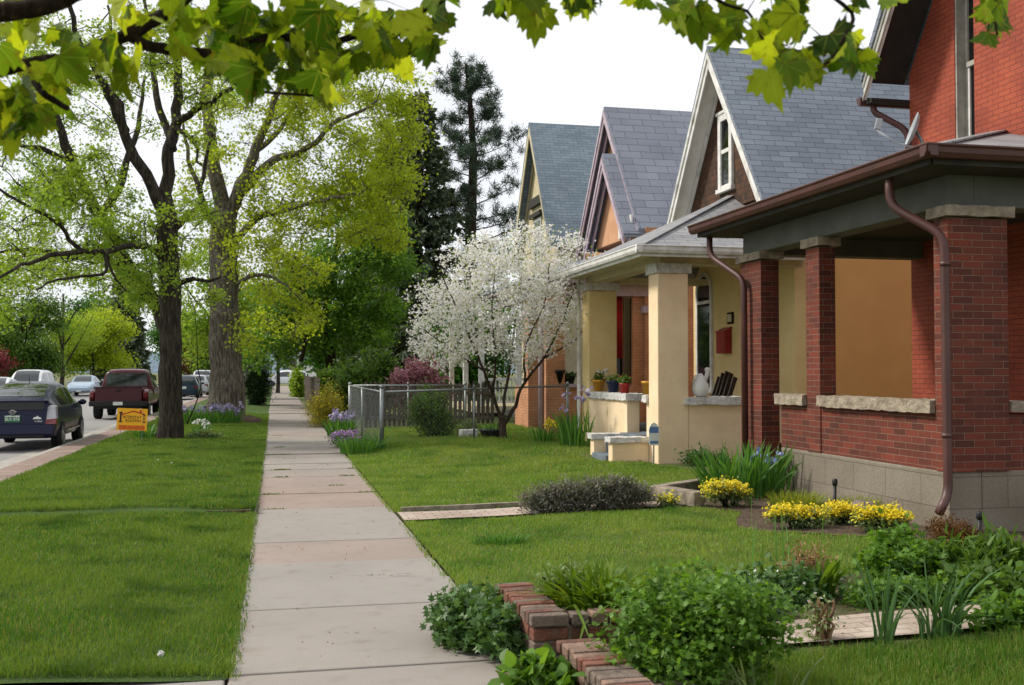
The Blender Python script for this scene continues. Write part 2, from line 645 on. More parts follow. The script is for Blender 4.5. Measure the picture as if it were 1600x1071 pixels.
M['yellowpot'] = mat('yellow_glaze', 'd0982f', 'c08925', rough=.35)
M['chalk'] = mat('white_ceramic', 'e2e1de', 'd2d1ce', rough=.35)
M['rock'] = mat('grey_pink_rock', '8e7d7c', '6e6263', rough=.9, scale=9, bscale=30, bstr=.8, bdist=.02)

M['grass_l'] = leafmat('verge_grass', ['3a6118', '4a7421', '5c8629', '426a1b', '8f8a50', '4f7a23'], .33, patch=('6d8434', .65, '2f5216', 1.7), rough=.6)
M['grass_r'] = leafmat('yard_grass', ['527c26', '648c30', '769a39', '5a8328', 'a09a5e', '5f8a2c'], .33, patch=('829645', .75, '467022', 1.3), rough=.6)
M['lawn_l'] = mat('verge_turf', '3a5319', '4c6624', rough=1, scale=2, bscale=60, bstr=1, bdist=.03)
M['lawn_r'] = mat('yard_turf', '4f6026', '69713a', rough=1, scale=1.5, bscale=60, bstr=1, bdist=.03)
M['bark_dark'] = barkmat('dark_furrowed_bark', '5b544b', '2c2824')
M['bark_grey'] = barkmat('grey_furrowed_bark', '968d81', '4a443d')
M['bark_brown'] = barkmat('brown_bark', '4f4034', '2a211b', 9)
M['twig'] = barkmat('twig_bark', '3a2f29', '231c18', 9)
M['leaf_spring'] = leafmat('young_maple_leaves', ['59801c', '719a26', '8cae30', '466a1d'], .48, tcol='a8c22e', patch=('8c9c34', .4))
M['leaf_yellow'] = leafmat('chartreuse_leaves', ['8aa11d', 'a1b527', '728f1f', 'b4c233'], .52, tcol='d2dc30')
M['leaf_mid'] = leafmat('mid_green_leaves', ['435f25', '52722c', '638232', '36501d'], .4)
M['leaf_fresh'] = leafmat('fresh_green_leaves', ['44691f', '5a8029', '719434', '35541b'], .42)
M['leaf_deep'] = leafmat('deep_green_leaves', ['2f5a1d', '3d6b22', '4c7a2b', '27491a'], .35)
M['leaf_near'] = leafmat('close_maple_leaves', ['2a420e', '3a5813', '66841b', '2c460f', '94a824', '466616', 'aab82c', '7f9620'], .55, rough=.55, spec=.12, veins=True)
M['leaf_red'] = leafmat('plum_leaves', ['6a2430', '7d2c36', '57202c', '8c4238'], .3, tcol='a02a30')
M['plum_soft'] = leafmat('soft_plum_leaves', ['74464c', '86565a', '633b42', '8f6a60'], .3)
M['needle_pine'] = leafmat('pine_needles', ['34483a', '3c5142', '465c48', '2b3d33'], .15)
M['needle_spruce'] = leafmat('spruce_needles', ['4f5d49', '5c6953', '434f3e', '68755c'], .2)
M['yew'] = leafmat('yew_needles', ['1f3519', '2a421d', '172a14', '36501f'], .15)
M['blossom'] = leafmat('white_blossom', ['e6e3de', 'f0eeea', 'd8d4cd'], .35, tcol='f2f0ea')
M['blossom_pink'] = leafmat('pink_blossom', ['b9788c', 'c98fa0', '9d5f76', 'd2a3ad'], .3, tcol='d59aa8')
M['fl_yellow'] = leafmat('yellow_flowers', ['efdb30', 'f7e648', 'e6d020'], .4, tcol='f8ea58')
M['fl_gold'] = leafmat('golden_twig_flowers', ['a8932a', '87882a', '6f822c', 'c4a22c'], .3, tcol='c8b432')
M['fl_violet'] = leafmat('violet_flowers', ['9d93b8', 'b3a9c6', '8478a5', 'cfc8d8'], .3, tcol='b5acd0')
M['fl_blue'] = leafmat('pale_blue_flowers', ['8d9fd0', 'a7b5dc', '7c8dc6'], .35, tcol='a7b5dc')
M['fl_mauve'] = leafmat('mauve_flowers', ['b98fc4', 'c8a2d0', 'a67bb4'], .3, tcol='c8a2d0')
M['fl_white'] = leafmat('small_white_flowers', ['e8e8e4', 'dcdcd8'], .3, tcol='f0f0ee')
M['iris'] = leafmat('iris_leaves', ['3f6b2a', '4f7c33', '5f8c3a', '35602a'], .35)
M['strap'] = leafmat('strap_leaves', ['35552e', '426338', '527546', '2c4a28'], .3)
M['lily'] = leafmat('day_lily_leaves', ['557420', '688428', '456318', '7d912e'], .35)
M['bush'] = leafmat('feathery_bush_leaves', ['46691f', '5a812c', '71963d', '385719'], .4, rough=.5, spec=.3)
M['trail'] = leafmat('trailing_leaves', ['3a5a2a', '4a6c34', '5e7d48', '2f4c24'], .25, rough=.45, spec=.4)
M['sedge'] = leafmat('fine_tuft_grass', ['7d8a2a', '8f9a35', '6a7a25'], .35)
M['heather'] = leafmat('heather_twigs', ['6f7560', '606756', '807c70', '746874'], .2)
M['rust'] = leafmat('rusty_shrub_leaves', ['5d3a1c', '6f4a22', '4a3016', '7a5c2a'], .25)
M['sage'] = leafmat('grey_green_leaves', ['6c7f4f', '7d8f5c', '5c7045'], .3)
M['dry'] = leafmat('dry_stems', ['8a6a4c', '9c7f5e', '6f5238'], .2)

# ------------------------------------------------------------------ the setting: ground, road, pavement, lawns
def sm(t):
    t = min(1, max(0, t))
    return t * t * (3 - 2 * t)


def gz(x, y):
    """height of the ground"""
    if x > 1.33:
        z = .015 + .075 * sm((x - 1.33) / 4.0)
        z += .10 * sm((y - 17.6) / 1.6) * sm((x - 1.5) / 1.2) * (1 - sm((y - 60) / 20))
        z += .025 * noise.noise(Vector((x * .8, y * .8, 0))) * sm((x - 1.33) / .6)
        return z
    if -3.8 <= x <= -.2:
        e = min(x + 3.8, -.22 - x)
        z = .02 + .05 * sm(e / 1.2) + .02 * noise.noise(Vector((x * .7, y * .7, 3)))
        z += .045 * sm((y - 12.2) / .05) * (1 - sm((y - 13) / 5))          # edging cut across the verge
        return z
    return 0.0


def sheet(name, x0, x1, y0, y1, nx, ny, zf, m, kind='structure', smooth=True):
    b = MB()
    xs = [x0 + (x1 - x0) * i / nx for i in range(nx + 1)]
    ys = [y0 + (y1 - y0) * j / ny for j in range(ny + 1)]
    b.add([(x, y, zf(x, y)) for y in ys for x in xs],
          [(j * (nx + 1) + i, j * (nx + 1) + i + 1, (j + 1) * (nx + 1) + i + 1, (j + 1) * (nx + 1) + i) for j in range(ny) for i in range(nx)])
    o = b.build(name, m, smooth=smooth)
    return tag(o, kind=kind)


M['ground'] = mat('far_ground', '55602f', '6a6544', rough=1, scale=.2, bscale=3, bstr=.5, bdist=.1)
g = MB()
g.add([(-3000, -3000, -.22), (3000, -3000, -.22), (3000, 3000, -.22), (-3000, 3000, -.22)], [(0, 1, 2, 3)])
tag(g.build('ground', M['ground']), kind='structure')

# road of worn asphalt with a concrete gutter pan
m, t, b = newmat('worn_asphalt')
f = noise_fac(t, .35, .3, .7, 6)
col = mixrgb(t, f, lin('918f8d'), lin('838180'))
col = mixrgb(t, noise_fac(t, 160, .4, .7), col, (.72, .72, .72, 1), 'MULTIPLY')
col = mixrgb(t, noise_fac(t, .9, .60, .72, 3), col, lin('75726f'))
t.links.new(col, b.inputs['Base Color'])
b.inputs['Roughness'].default_value = .85
bump(t, b, noise_fac(t, 140, .2, .8), .5, .006)
M['asphalt'] = m
tag(MB().add([(-14.3, -30, -.13), (-5.1, -30, -.13), (-5.1, 420, -.13), (-14.3, 420, -.13)], [(0, 1, 2, 3)]).build('road', M['asphalt']), kind='structure')
tag(MB().add([(-70, 113.5, -.126), (80, 113.5, -.126), (80, 123, -.126), (-70, 123, -.126)], [(0, 1, 2, 3)]).build('cross_street', M['asphalt']), kind='structure')

m, t, b = newmat('kerb_concrete')
uv = nd(t, 'ShaderNodeTexCoord').outputs['Object']
col = mixrgb(t, noise_fac(t, 3, .3, .7), lin('a59f97'), lin('8f8982'))
col = mixrgb(t, noise_fac(t, 60, .5, .75), col, (.75, .75, .75, 1), 'MULTIPLY')
t.links.new(col, b.inputs['Base Color'])
b.inputs['Roughness'].default_value = .9
bump(t, b, noise_fac(t, 80, .2, .8), .4, .006)
M['kerb'] = m
k = MB()
y = -10.0
while y < 113:                                                  # kerb laid in lengths with open joints
    L = 3.0
    k.box(-4.52, -4.36, y + .006, y + L - .006, -.2, .0)
    k.box(-5.1, -4.52, y + .004, y + L - .004, -.2, -.118)
    k.box(-14.46, -14.3, y + .006, y + L - .006, -.2, .0)
    y += L
tag(k.build('kerb', M['kerb'], bevel=.02), kind='structure')
M['pavers'] = brickmat('pink_brick_paving', '9a857a', '8b756a', '776a60', .21, .105, .01, odd='8d7a70')
tag(MB().box(-4.36, -3.78, -10, 113, -.15, .004).build('verge_paving', M['pavers']), kind='structure')

# sidewalk: one mesh of separate slabs, each with its own tint
m, t, b = newmat('sidewalk_concrete')
at_ = nd(t, 'ShaderNodeAttribute', attribute_name='tint')
geo = nd(t, 'ShaderNodeNewGeometry')
col = mixrgb(t, at_.outputs['Fac'], lin('959089'), lin('96867c'))
col = mixrgb(t, noise_fac(t, .9, .3, .7, 6), col, (.84, .84, .85, 1), 'MULTIPLY')
col = mixrgb(t, noise_fac(t, 5, .55, .75, 6), col, (.82, .8, .78, 1), 'MULTIPLY')
col = mixrgb(t, noise_fac(t, 130, .45, .7), col, (.86, .85, .84, 1), 'MULTIPLY')
col = mixrgb(t, noise_fac(t, 2.1, .70, .72, 9), col, (.75, .72, .68, 1), 'MULTIPLY')
vo = nd(t, 'ShaderNodeTexVoronoi', feature='DISTANCE_TO_EDGE')
vo.inputs['Scale'].default_value = .55
wv = nd(t, 'ShaderNodeTexNoise', Scale=2.5, Detail=6)
t.links.new(nd(t, 'ShaderNodeTexCoord').outputs['Object'], wv.inputs['Vector'])
wa = nd(t, 'ShaderNodeVectorMath', operation='ADD')
t.links.new(nd(t, 'ShaderNodeTexCoord').outputs['Object'], wa.inputs[0])
t.links.new(wv.outputs['Color'], wa.inputs[1])
t.links.new(wa.outputs[0], vo.inputs['Vector'])
lt = nd(t, 'ShaderNodeMath', operation='LESS_THAN')
lt.inputs[1].default_value = .0016
t.links.new(vo.outputs['Distance'], lt.inputs[0])
cm = nd(t, 'ShaderNodeMath', operation='MULTIPLY')
t.links.new(lt.outputs[0], cm.inputs[0])
t.links.new(noise_fac(t, .35, .56, .6, 2), cm.inputs[1])
col = mixrgb(t, cm.outputs[0], col, lin('57514a'))
t.links.new(col, b.inputs['Base Color'])
b.inputs['Roughness'].default_value = .92
b.inputs['Specular IOR Level'].default_value = .25
p_ = bump(t, b, noise_fac(t, 110, .2, .8), .35, .003)
bump(t, b, noise_fac(t, 1.5, .2, .8), .25, .02, p_)
M['walk'] = m
joints = [-6, -4.4, -2.8, -1.2, .4, 1.9, 3.3, 4.55, 5.8, 7.35, 8.2, 9.05, 10.15, 12.65, 14.2, 15.1, 16.5, 17.7, 18.6, 19.7, 20.9, 22.0, 22.9, 24.3, 25.8, 27.0, 28.3, 30]
while joints[-1] < 112:
    joints.append(joints[-1] + rnd.uniform(1.25, 1.7))
tints = {8: .15, 9: .0, 10: .0, 11: .75, 12: .1, 13: 1.0, 14: .95, 15: .8}
wk = MB()
tl = []
for i in range(len(joints) - 1):
    y0, y1 = joints[i] + .006, joints[i + 1] - .006
    dz = rnd.uniform(-.004, .004) if y0 < 12 else rnd.uniform(-.012, .012)
    tlt = rnd.uniform(-.006, .006)
    n0 = len(wk.v)
    wk.box(-.23, 1.33, y0, y1, -.12, 0.0)
    for q in range(n0, len(wk.v)):
        x_, y_, z_ = wk.v[q]
        wk.v[q] = (x_, y_, z_ + dz + (tlt if y_ > (y0 + y1) / 2 else -tlt) + .02 * sm((y_ - 20) / 20))
    tl += [tints.get(i, rnd.choice([.15, .3, .5, .2, .4]))] * 8
wo_ = wk.build('sidewalk', M['walk'])
a_ = wo_.data.attributes.new('tint', 'FLOAT', 'POINT')
a_.data.foreach_set('value', tl)
md = wo_.modifiers.new('edge', 'BEVEL')
md.width = .012
md.segments = 2
tag(wo_, kind='structure')
tag(MB().box(-.24, 1.34, -6, 112, -.2, -.025).build('sidewalk_base', M['soil']), kind='structure')
vp = MB().box(-4.34, -2.2, 3.9, 5.76, -.12, .012).box(-2.19, -.245, 3.9, 5.78, -.12, .006)
vo = vp.build('verge_path', M['walk'], bevel=.012)
tag(vo, kind='structure')

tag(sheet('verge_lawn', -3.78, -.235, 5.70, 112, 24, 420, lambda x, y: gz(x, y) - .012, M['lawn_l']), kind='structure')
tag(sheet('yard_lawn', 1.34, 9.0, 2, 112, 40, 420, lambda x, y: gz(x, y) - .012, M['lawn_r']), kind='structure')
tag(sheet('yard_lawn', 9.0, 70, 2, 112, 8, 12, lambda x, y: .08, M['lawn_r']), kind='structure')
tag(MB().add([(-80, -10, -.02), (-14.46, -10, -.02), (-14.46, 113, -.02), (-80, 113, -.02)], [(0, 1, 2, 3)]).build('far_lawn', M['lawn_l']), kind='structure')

# garden beds by the brick porch and along the entrance path; brick paths
def bedz(x, y):
    return gz(x, y) - .004 + .012 * noise.noise(Vector((x * 5, y * 5, 1)))


def patch(name, outline, zf, m, kind='structure', step=.12):
    """a ground sheet with a hand drawn outline, following the ground"""
    bm = bmesh.new()
    vs = [bm.verts.new((x, y, 0)) for x, y in outline]
    fa = bm.faces.new(vs)
    bmesh.ops.triangulate(bm, faces=[fa])
    for _ in range(3):
        bmesh.ops.subdivide_edges(bm, edges=[e for e in bm.edges if e.calc_length() > step * 2], cuts=1, use_grid_fill=True)
        bmesh.ops.triangulate(bm, faces=bm.faces[:])
    for v in bm.verts:
        v.co.z = zf(v.co.x, v.co.y)
    me = bpy.data.meshes.new(name)
    bm.to_mesh(me)
    bm.free()
    autouv(me)
    for p in me.polygons:
        p.use_smooth = True
    me.materials.append(m)
    o = bpy.data.objects.new(name, me)
    COL.objects.link(o)
    return tag(o, kind=kind)


BED1 = [(4.45, 9.75), (4.55, 9.3), (5.0, 8.95), (5.5, 8.62), (5.9, 8.2), (6.4, 7.95), (8.5, 7.6), (8.5, 8.85), (6.2, 8.86), (6.2, 13.3), (4.9, 13.3), (4.5, 11.9), (4.6, 11.1), (4.9, 10.6), (4.65, 10.2)]
BED2 = [(2.15, 6.12), (9, 6.12), (9, 7.5), (5.9, 7.8), (5.3, 7.6), (4.4, 7.3), (3.5, 7.0), (2.6, 6.8)]
patch('garden_bed', BED1, bedz, M['soil'])
M['weedsoil'] = mat('weedy_soil', '5a5238', '454a26', rough=1, scale=6, bscale=30, bstr=1, bdist=.03)
patch('garden_bed', BED2, bedz, M['weedsoil'])
M['brickpath'] = brickmat('entrance_brick_paving', 'bdae9f', 'ad9b8c', '95897c', .2, .1, .012, odd='c4b9ac')
patch('brick_path', [(2.0, 5.58), (9, 5.58), (9, 6.08), (2.0, 6.08)], lambda x, y: gz(x, y) + .016, M['brickpath'])
M['frontpath'] = brickmat('front_brick_paving', 'c6b6a8', 'b3a092', '857c70', .2, .1, .014, odd='a79c8d')
patch('front_path', [(1.34, 11.2), (2.7, 11.25), (4.4, 11.3), (4.4, 11.75), (2.7, 11.8), (1.34, 11.85)], lambda x, y: gz(x, y) + .012, M['frontpath'])
tag(MB().bar((1.4, 12.0, .03), (4.4, 12.0, .08), .06, .06).build('path_edging', M['oldwood'], rough=.006, cuts=3), kind='structure')

# ------------------------------------------------------------------ grass
tag(MB().box(-3.76, -.26, 12.14, 12.215, -.1, .058).build('step_shade_strip', M['soil'], cuts=5, rough=.012), kind='structure')  # soil strip at the lawn step; its dark tone paints the grass edge's shade


def inside(x, y, poly):
    c = False
    j = len(poly) - 1
    for i in range(len(poly)):
        (xi, yi), (xj, yj) = poly[i], poly[j]
        if (yi > y) != (yj > y) and x < (xj - xi) * (y - yi) / (yj - yi) + xi:
            c = not c
        j = i
    return c


def hmask(x, y):
    if x > 0:
        if inside(x, y, BED1) or inside(x + .05, y + .05, BED2):
            return False
        if 5.4 < y < 6.12 and x > 1.9:
            return False
        if 11.15 < y < 11.95:
            return False
        if 5.2 < y < 6.45 and x < 2.1:
            return False
        if y < 5.7 and x < 2.4:
            return False
        if y > 16 and x > 6.0 and y < 24:
            return False
        if y > 17.0 and y < 18.2 and x > 5.3:
            return False
    elif 12.10 < y < 12.2:
        return False
    return True


def grass_patch(x0, x1, y0, y1, dens, h, wd):
    n = int((x1 - x0) * (y1 - y0) * dens)
    X = rng.uniform(x0, x1, n)
    Y = rng.uniform(y0, y1, n)
    out, H = [], []
    for x, y in zip(X, Y):
        if hmask(x, y):
            out.append((x, y, gz(x, y) - .01))
            q = noise.noise(Vector((x * 1.1, y * 1.1, 5)))
            H.append(h * .8 * (1 + .4 * q))
    return out, H, [wd] * len(out)


def grass(name, m, patches, hj=.45, lean=.45):
    P, H, W = [], [], []
    for a in patches:
        p, h, w_ = grass_patch(*a)
        P += p
        H += h
        W += w_
    o = blades(name, np.array(P), np.array(H), np.array(W), m, lean=lean, hj=hj, segs=2)
    return o


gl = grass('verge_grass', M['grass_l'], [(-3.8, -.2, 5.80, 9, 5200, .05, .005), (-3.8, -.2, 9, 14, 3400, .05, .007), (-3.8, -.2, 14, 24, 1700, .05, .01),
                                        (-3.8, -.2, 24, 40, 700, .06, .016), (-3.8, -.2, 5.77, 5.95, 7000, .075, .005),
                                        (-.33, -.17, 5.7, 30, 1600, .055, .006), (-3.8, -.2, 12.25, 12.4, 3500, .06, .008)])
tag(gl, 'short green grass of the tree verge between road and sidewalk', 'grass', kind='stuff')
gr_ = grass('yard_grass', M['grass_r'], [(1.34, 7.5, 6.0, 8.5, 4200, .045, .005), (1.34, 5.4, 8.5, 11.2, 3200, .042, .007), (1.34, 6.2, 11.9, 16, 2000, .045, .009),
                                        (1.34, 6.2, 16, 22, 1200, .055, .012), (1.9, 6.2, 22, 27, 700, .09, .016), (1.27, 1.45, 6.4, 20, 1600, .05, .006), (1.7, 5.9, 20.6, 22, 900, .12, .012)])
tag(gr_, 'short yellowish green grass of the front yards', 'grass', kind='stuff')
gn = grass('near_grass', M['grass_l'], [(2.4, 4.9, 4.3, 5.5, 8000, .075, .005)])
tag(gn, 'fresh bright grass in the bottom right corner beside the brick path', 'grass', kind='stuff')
# weeds in the sidewalk joints
P = []
for y in joints:
    if 11 < y < 40:
        for _ in range(rnd.choice([1, 1, 2, 3])):
            x0 = rnd.choice([rnd.uniform(-.2, .1), rnd.uniform(-.2, .3), rnd.uniform(.9, 1.3), rnd.uniform(-.2, 1.3)])
            P += [(x0 + rnd.uniform(-.12, .12), y + rnd.uniform(-.015, .015), -.01) for _ in range(60)]
tag(blades('joint_weeds', np.array(P), .022, .01, M['grass_l'], lean=.7, segs=2), 'little weeds growing in the sidewalk joints', 'weeds', kind='stuff')

# ------------------------------------------------------------------ red brick house (nearest)
def gutter_run(mb, a, b, w=.12, h=.12):
    """trough seen from outside: rolled lip, sloping face, bottom"""
    a, b = Vector(a), Vector(b)
    d = (b - a).normalized()
    o_ = d.cross(Vector((0, 0, 1)))      # outwards to the right of a->b
    prof = [(0, 0), (w, 0), (w, -.018), (w * .86, -.03), (w * .8, -h * .65), (w * .55, -h), (0, -h)]
    mb.prism([a + o_ * x + Vector((0, 0, z)) for x, z in prof], b - a)


bh = thing('brick_house', 'dark red brick house with brick porch pillars and brown gutter', 'house', (6.19, 8.85, 0))
BX, BY0, BY1 = 6.19, 8.85, 13.39
fd = MB()
fd.box(BX, BX + .35, BY0, 12.25, -.1, .65)
fd.box(BX + .35, 14, BY0, BY0 + .35, -.1, .65)
m, t, b = newmat('foundation_blocks')
uvn = nd(t, 'ShaderNodeTexCoord').outputs['UV']
br = nd(t, 'ShaderNodeTexBrick')
for k_, v_ in (('Scale', 1), ('Brick Width', .62), ('Row Height', .3), ('Mortar Size', .004)):
    br.inputs[k_].default_value = v_
br.inputs['Color1'].default_value = lin('898074')
br.inputs['Color2'].default_value = lin('80776a')
br.inputs['Mortar'].default_value = lin('5d564b')
t.links.new(uvn, br.inputs['Vector'])
col = mixrgb(t, noise_fac(t, 1.4, .35, .7), br.outputs['Color'], (.72, .7, .66, 1), 'MULTIPLY')
col = mixrgb(t, noise_fac(t, 40, .45, .75), col, (.8, .78, .75, 1), 'MULTIPLY')
t.links.new(col, b.inputs['Base Color'])
b.inputs['Roughness'].default_value = .95
bump(t, b, noise_fac(t, 60, .2, .8), .6, .008)
fd.build('foundation', m, bh, bevel=.02)
kw = MB()
kw.box(BX + .01, BX + .22, 9.05, 11.25, .65, 1.19)
kw.box(BX + .01, BX + .22, 11.57, 12.25, .65, 1.19)
kw.box(BX + .64, 14, BY0 + .02, BY0 + .22, .65, 1.19)
kw.build('knee_wall', M['porch_brick'], bh)
MB().box(BX + .36, 8.8, BY0 + .36, 13.4, .5, .63).build('porch_floor', M['foundation'], bh)
for x0, x1, y0, y1 in ((-.06, .27, 9.06, 11.24), (-.06, .27, 11.58, 12.31), ):
    MB().box(BX + x0, BX + x1, y0, y1, 1.19, 1.315).build('stone_sill', M['stone'], bh, cuts=5, rough=.014)
MB().box(BX + .66, 13.5, BY0 - .04, BY0 + .26, 1.21, 1.31).build('stone_sill', M['stone'], bh, cuts=5, rough=.014)
for x0, x1, y0, y1, z0 in ((0, .64, -.02, .2, .65), (0, .2, 2.4, 2.72, .65), (0, .25, 3.92, 4.54, 0)):
    p_ = MB().box(BX + x0 - .004, BX + x1, BY0 + y0, BY0 + y1, z0, 3.05).build('brick_pillar', M['porch_brick'], bh)
    MB().box(BX + x0 - .05, BX + x1 + .05, BY0 + y0 - .05, BY0 + y1 + .05, 3.065, 3.165).build('stone_cap', M['stone'], p_, cuts=4, rough=.009)
bm_ = MB()
bm_.box(BX + .02, BX + .3, BY0, 13.36, 3.165, 3.6)
bm_.box(BX + .3, 14, BY0 + .004, BY0 + .28, 3.165, 3.6)
bm_.box(BX + .3, 8.8, 13.1, 13.36, 3.165, 3.6)
bm_.build('porch_beam', M['beam'], bh, bevel=.01)
MB().box(BX + .3, 8.8, BY0 + .28, 13.1, 3.4, 3.46).build('porch_ceiling', M['ceil'], bh)
sf = MB()
sf.box(5.76, BX + .02, 8.44, 13.8, 3.46, 3.5)
sf.box(BX + .02, 14, 8.44, BY0, 3.462, 3.498)
sf.box(BX + .02, 8.8, 13.36, 13.8, 3.462, 3.498)
sf.build('soffit', M['ceil'], bh)
EX, EY0, EY1, EZ, PT = 5.74, 8.42, 13.84, 3.62, .31
rf = MB()
wx, wz = 8.79, EZ + (8.79 - EX) * PT
d_ = 8.79 - EX


def roofslab(mb, pts, th=.06):
    mb.prism(pts, (0, 0, -th))


roofslab(rf, [(EX, EY0, EZ), (wx, EY0 + d_, wz), (wx, EY1 - d_ + .9, wz), (EX, EY1, EZ)])
roofslab(rf, [(EX, EY0, EZ + .002), (14, EY0, EZ + .002), (14, EY0 + d_, wz + .002), (wx, EY0 + d_, wz + .002)])
roofslab(rf, [(EX, EY1, EZ), (wx, EY1 - d_ + .9, wz), (wx, EY1, EZ)])
ro = rf.build('porch_roof', M['shingle_pale'], bh)
hp = MB()
hp.bar((EX + .02, EY0 + .02, EZ + .012), (wx, EY0 + d_, wz + .02), .16, .02)
hp.build('hip_cap', M['shingle_pale'], ro)
fc = MB()
fc.box(5.74, 5.765, 8.44, 13.82, 3.46, 3.6)
fc.box(5.765, 14, 8.42, 8.445, 3.46, 3.6)
fc.build('fascia', M['ceil'], bh)
gt = MB()
gutter_run(gt, (5.735, 13.9, 3.63), (5.735, 8.3, 3.63))
gutter_run(gt, (5.62, 8.415, 3.628), (14, 8.415, 3.628))
gt.build('gutter', M['brown'], bh, bevel=.006)


def pipe(mb, pts, r=.042):
    """pipe with rounded elbows"""
    pts = [Vector(p) for p in pts]
    out = [pts[0]]
    for i in range(1, len(pts) - 1):
        a, b, c = pts[i - 1], pts[i], pts[i + 1]
        ra = min(.14, (b - a).length * .45, (c - b).length * .45)
        p0, p1 = b + (a - b).normalized() * ra, b + (c - b).normalized() * ra
        for q in (0, .25, .5, .75, 1):
            out.append(p0 * (1 - q) ** 2 + b * 2 * q * (1 - q) + p1 * q * q)
    out.append(pts[-1])
    mb.tube(out, r, 12)


pn = [(5.80, 9.18, 3.55), (5.80, 9.18, 3.2), (6.1, 8.76, 2.87), (6.1, 8.74, .46), (5.95, 8.66, .3)]
dp = MB()
pipe(dp, pn)
for z in (2.6, 1.0):
    dp.lathe([(.043, -.02), (.049, -.02), (.049, .02), (.043, .02)], (6.1, 8.75, z), 12)
dp.build('downpipe', M['brown'], bh, smooth=True)
dp = MB()
pipe(dp, [(5.88, 13.72, 3.55), (5.88, 13.72, 3.2), (6.1, 13.1, 2.82), (6.1, 13.08, .3)])
dp.build('downpipe', M['brown'], bh, smooth=True)
# main block: painted brick gable wall to the street
GX, GY0, GY1, GYC = 8.8, 8.2, 13.4, 10.8
SL = 1.52


def gz_(y):
    return 5.82 + (GYC - GY0 - abs(y - GYC)) * SL


WN0, WN1, WZ0, WZ1 = 11.97, 12.37, 4.55, 7.0
wl = MB()


def wallpiece(mb, ya, yb, z0, zt, x=GX, th=.25):
    ys = [ya] + ([GYC] if ya < GYC < yb else []) + [yb]
    top = [(x, y, zt(y) if callable(zt) else zt) for y in ys]
    mb.prism([(x, ya, z0), (x, yb, z0)] + top[::-1], (th, 0, 0))


wallpiece(wl, WN1, GY1, 0, gz_)
wallpiece(wl, GY0, WN0, 0, gz_)
wallpiece(wl, WN0, WN1, 0, WZ0)
wallpiece(wl, WN0, WN1, WZ1, gz_)
wl.box(GX + .25, 16, GY0 + .001, GY0 + .25, 0, 5.55)
wl.box(GX + .25, 16, GY1 - .25, GY1 - .001, 0, 5.55)
wl.build('wall', M['red_brick'], bh)
wf = MB()
wf.box(GX + .01, GX + .17, WN1 - .03, WN1, WZ0, WZ1)
wf.box(GX + .14, GX + .2, WN1 - .075, WN1 - .03, WZ0, WZ1)
wf.box(GX + .14, GX + .2, WN0, WN0 + .045, WZ0, WZ1)
wf.box(GX + .12, GX + .2, WN0, WN1 - .075, 5.62, 5.69)
wf.box(GX + .02, GX + .2, WN0, WN1, WZ0, WZ0 + .06)
wfo = wf.build('window', M['greytrim'], bh, bevel=.005)
MB().box(GX + .17, GX + .185, WN0 + .045, WN1 - .075, WZ0 + .06, WZ1).build('pane', M['glass'], wfo)
MB().box(GX + .14, GX + .165, WN1 - .115, WN1 - .078, WZ0 + .06, 5.62).build('sash', M['white'], wfo)
rm = MB()
ZR = gz_(GYC) + .12
for s in (1, -1):
    ye = GYC + s * 2.75
    ze = ZR - 2.75 * SL
    rm.prism([(8.12, GYC, ZR), (16.5, GYC, ZR), (16.5, ye, ze), (8.12, ye, ze)], (0, 0, .13))
rm.build('roof', M['shingle_blue'], bh)
sfm = MB()
for s in (1, -1):
    ye = GYC + s * 2.72
    ze = ZR - 2.72 * SL - .02
    sfm.prism([(8.2, GYC, ZR - .02), (8.795, GYC, ZR - .02), (8.795, ye, ze), (8.2, ye, ze)], (0, 0, -.03))
sfm.box(8.2, 8.8, 13.4, 13.55, 5.40, 5.46)
sfm.build('gable_soffit', M['darkwood'], bh)
bb = MB()
bw_ = MB()
for s in (1, -1):
    for x0, x1, up, dn in ((8.15, 8.2, -.02, .2), ):
        ye = GYC + s * 2.72
        a0, b0 = Vector((x0, GYC, ZR)), Vector((x0, ye, ZR - 2.72 * SL))
        bb.prism([a0 + Vector((0, 0, .0)), b0 + Vector((0, 0, .0)), b0 - Vector((0, 0, .30)), a0 - Vector((0, 0, .30))], (.045, 0, 0))
        for o1, o2 in ((.36, .42), (.18, .24)):
            bw_.prism([a0 + Vector((-.02, 0, -o1 + .1)), b0 + Vector((-.02, 0, -o1 + .1)), b0 + Vector((-.02, 0, -o2 + .1)), a0 + Vector((-.02, 0, -o2 + .1))], (.022, 0, 0))
bo = bb.build('bargeboard', M['white'], bh)
bw_.build('moulding', M['greytrim'], bo)
gu = MB()
gutter_run(gu, (16.4, 13.56, 5.5), (8.12, 13.56, 5.5), .11, .11)
gu.build('gutter', M['brown'], bh)
dp = MB()
pipe(dp, [(8.33, 13.58, 5.45), (8.33, 13.56, 5.3), (8.70, 13.3, 5.0), (8.72, 13.28, 4.35)], .045)
dp.build('downpipe', M['brown'], bh, smooth=True)

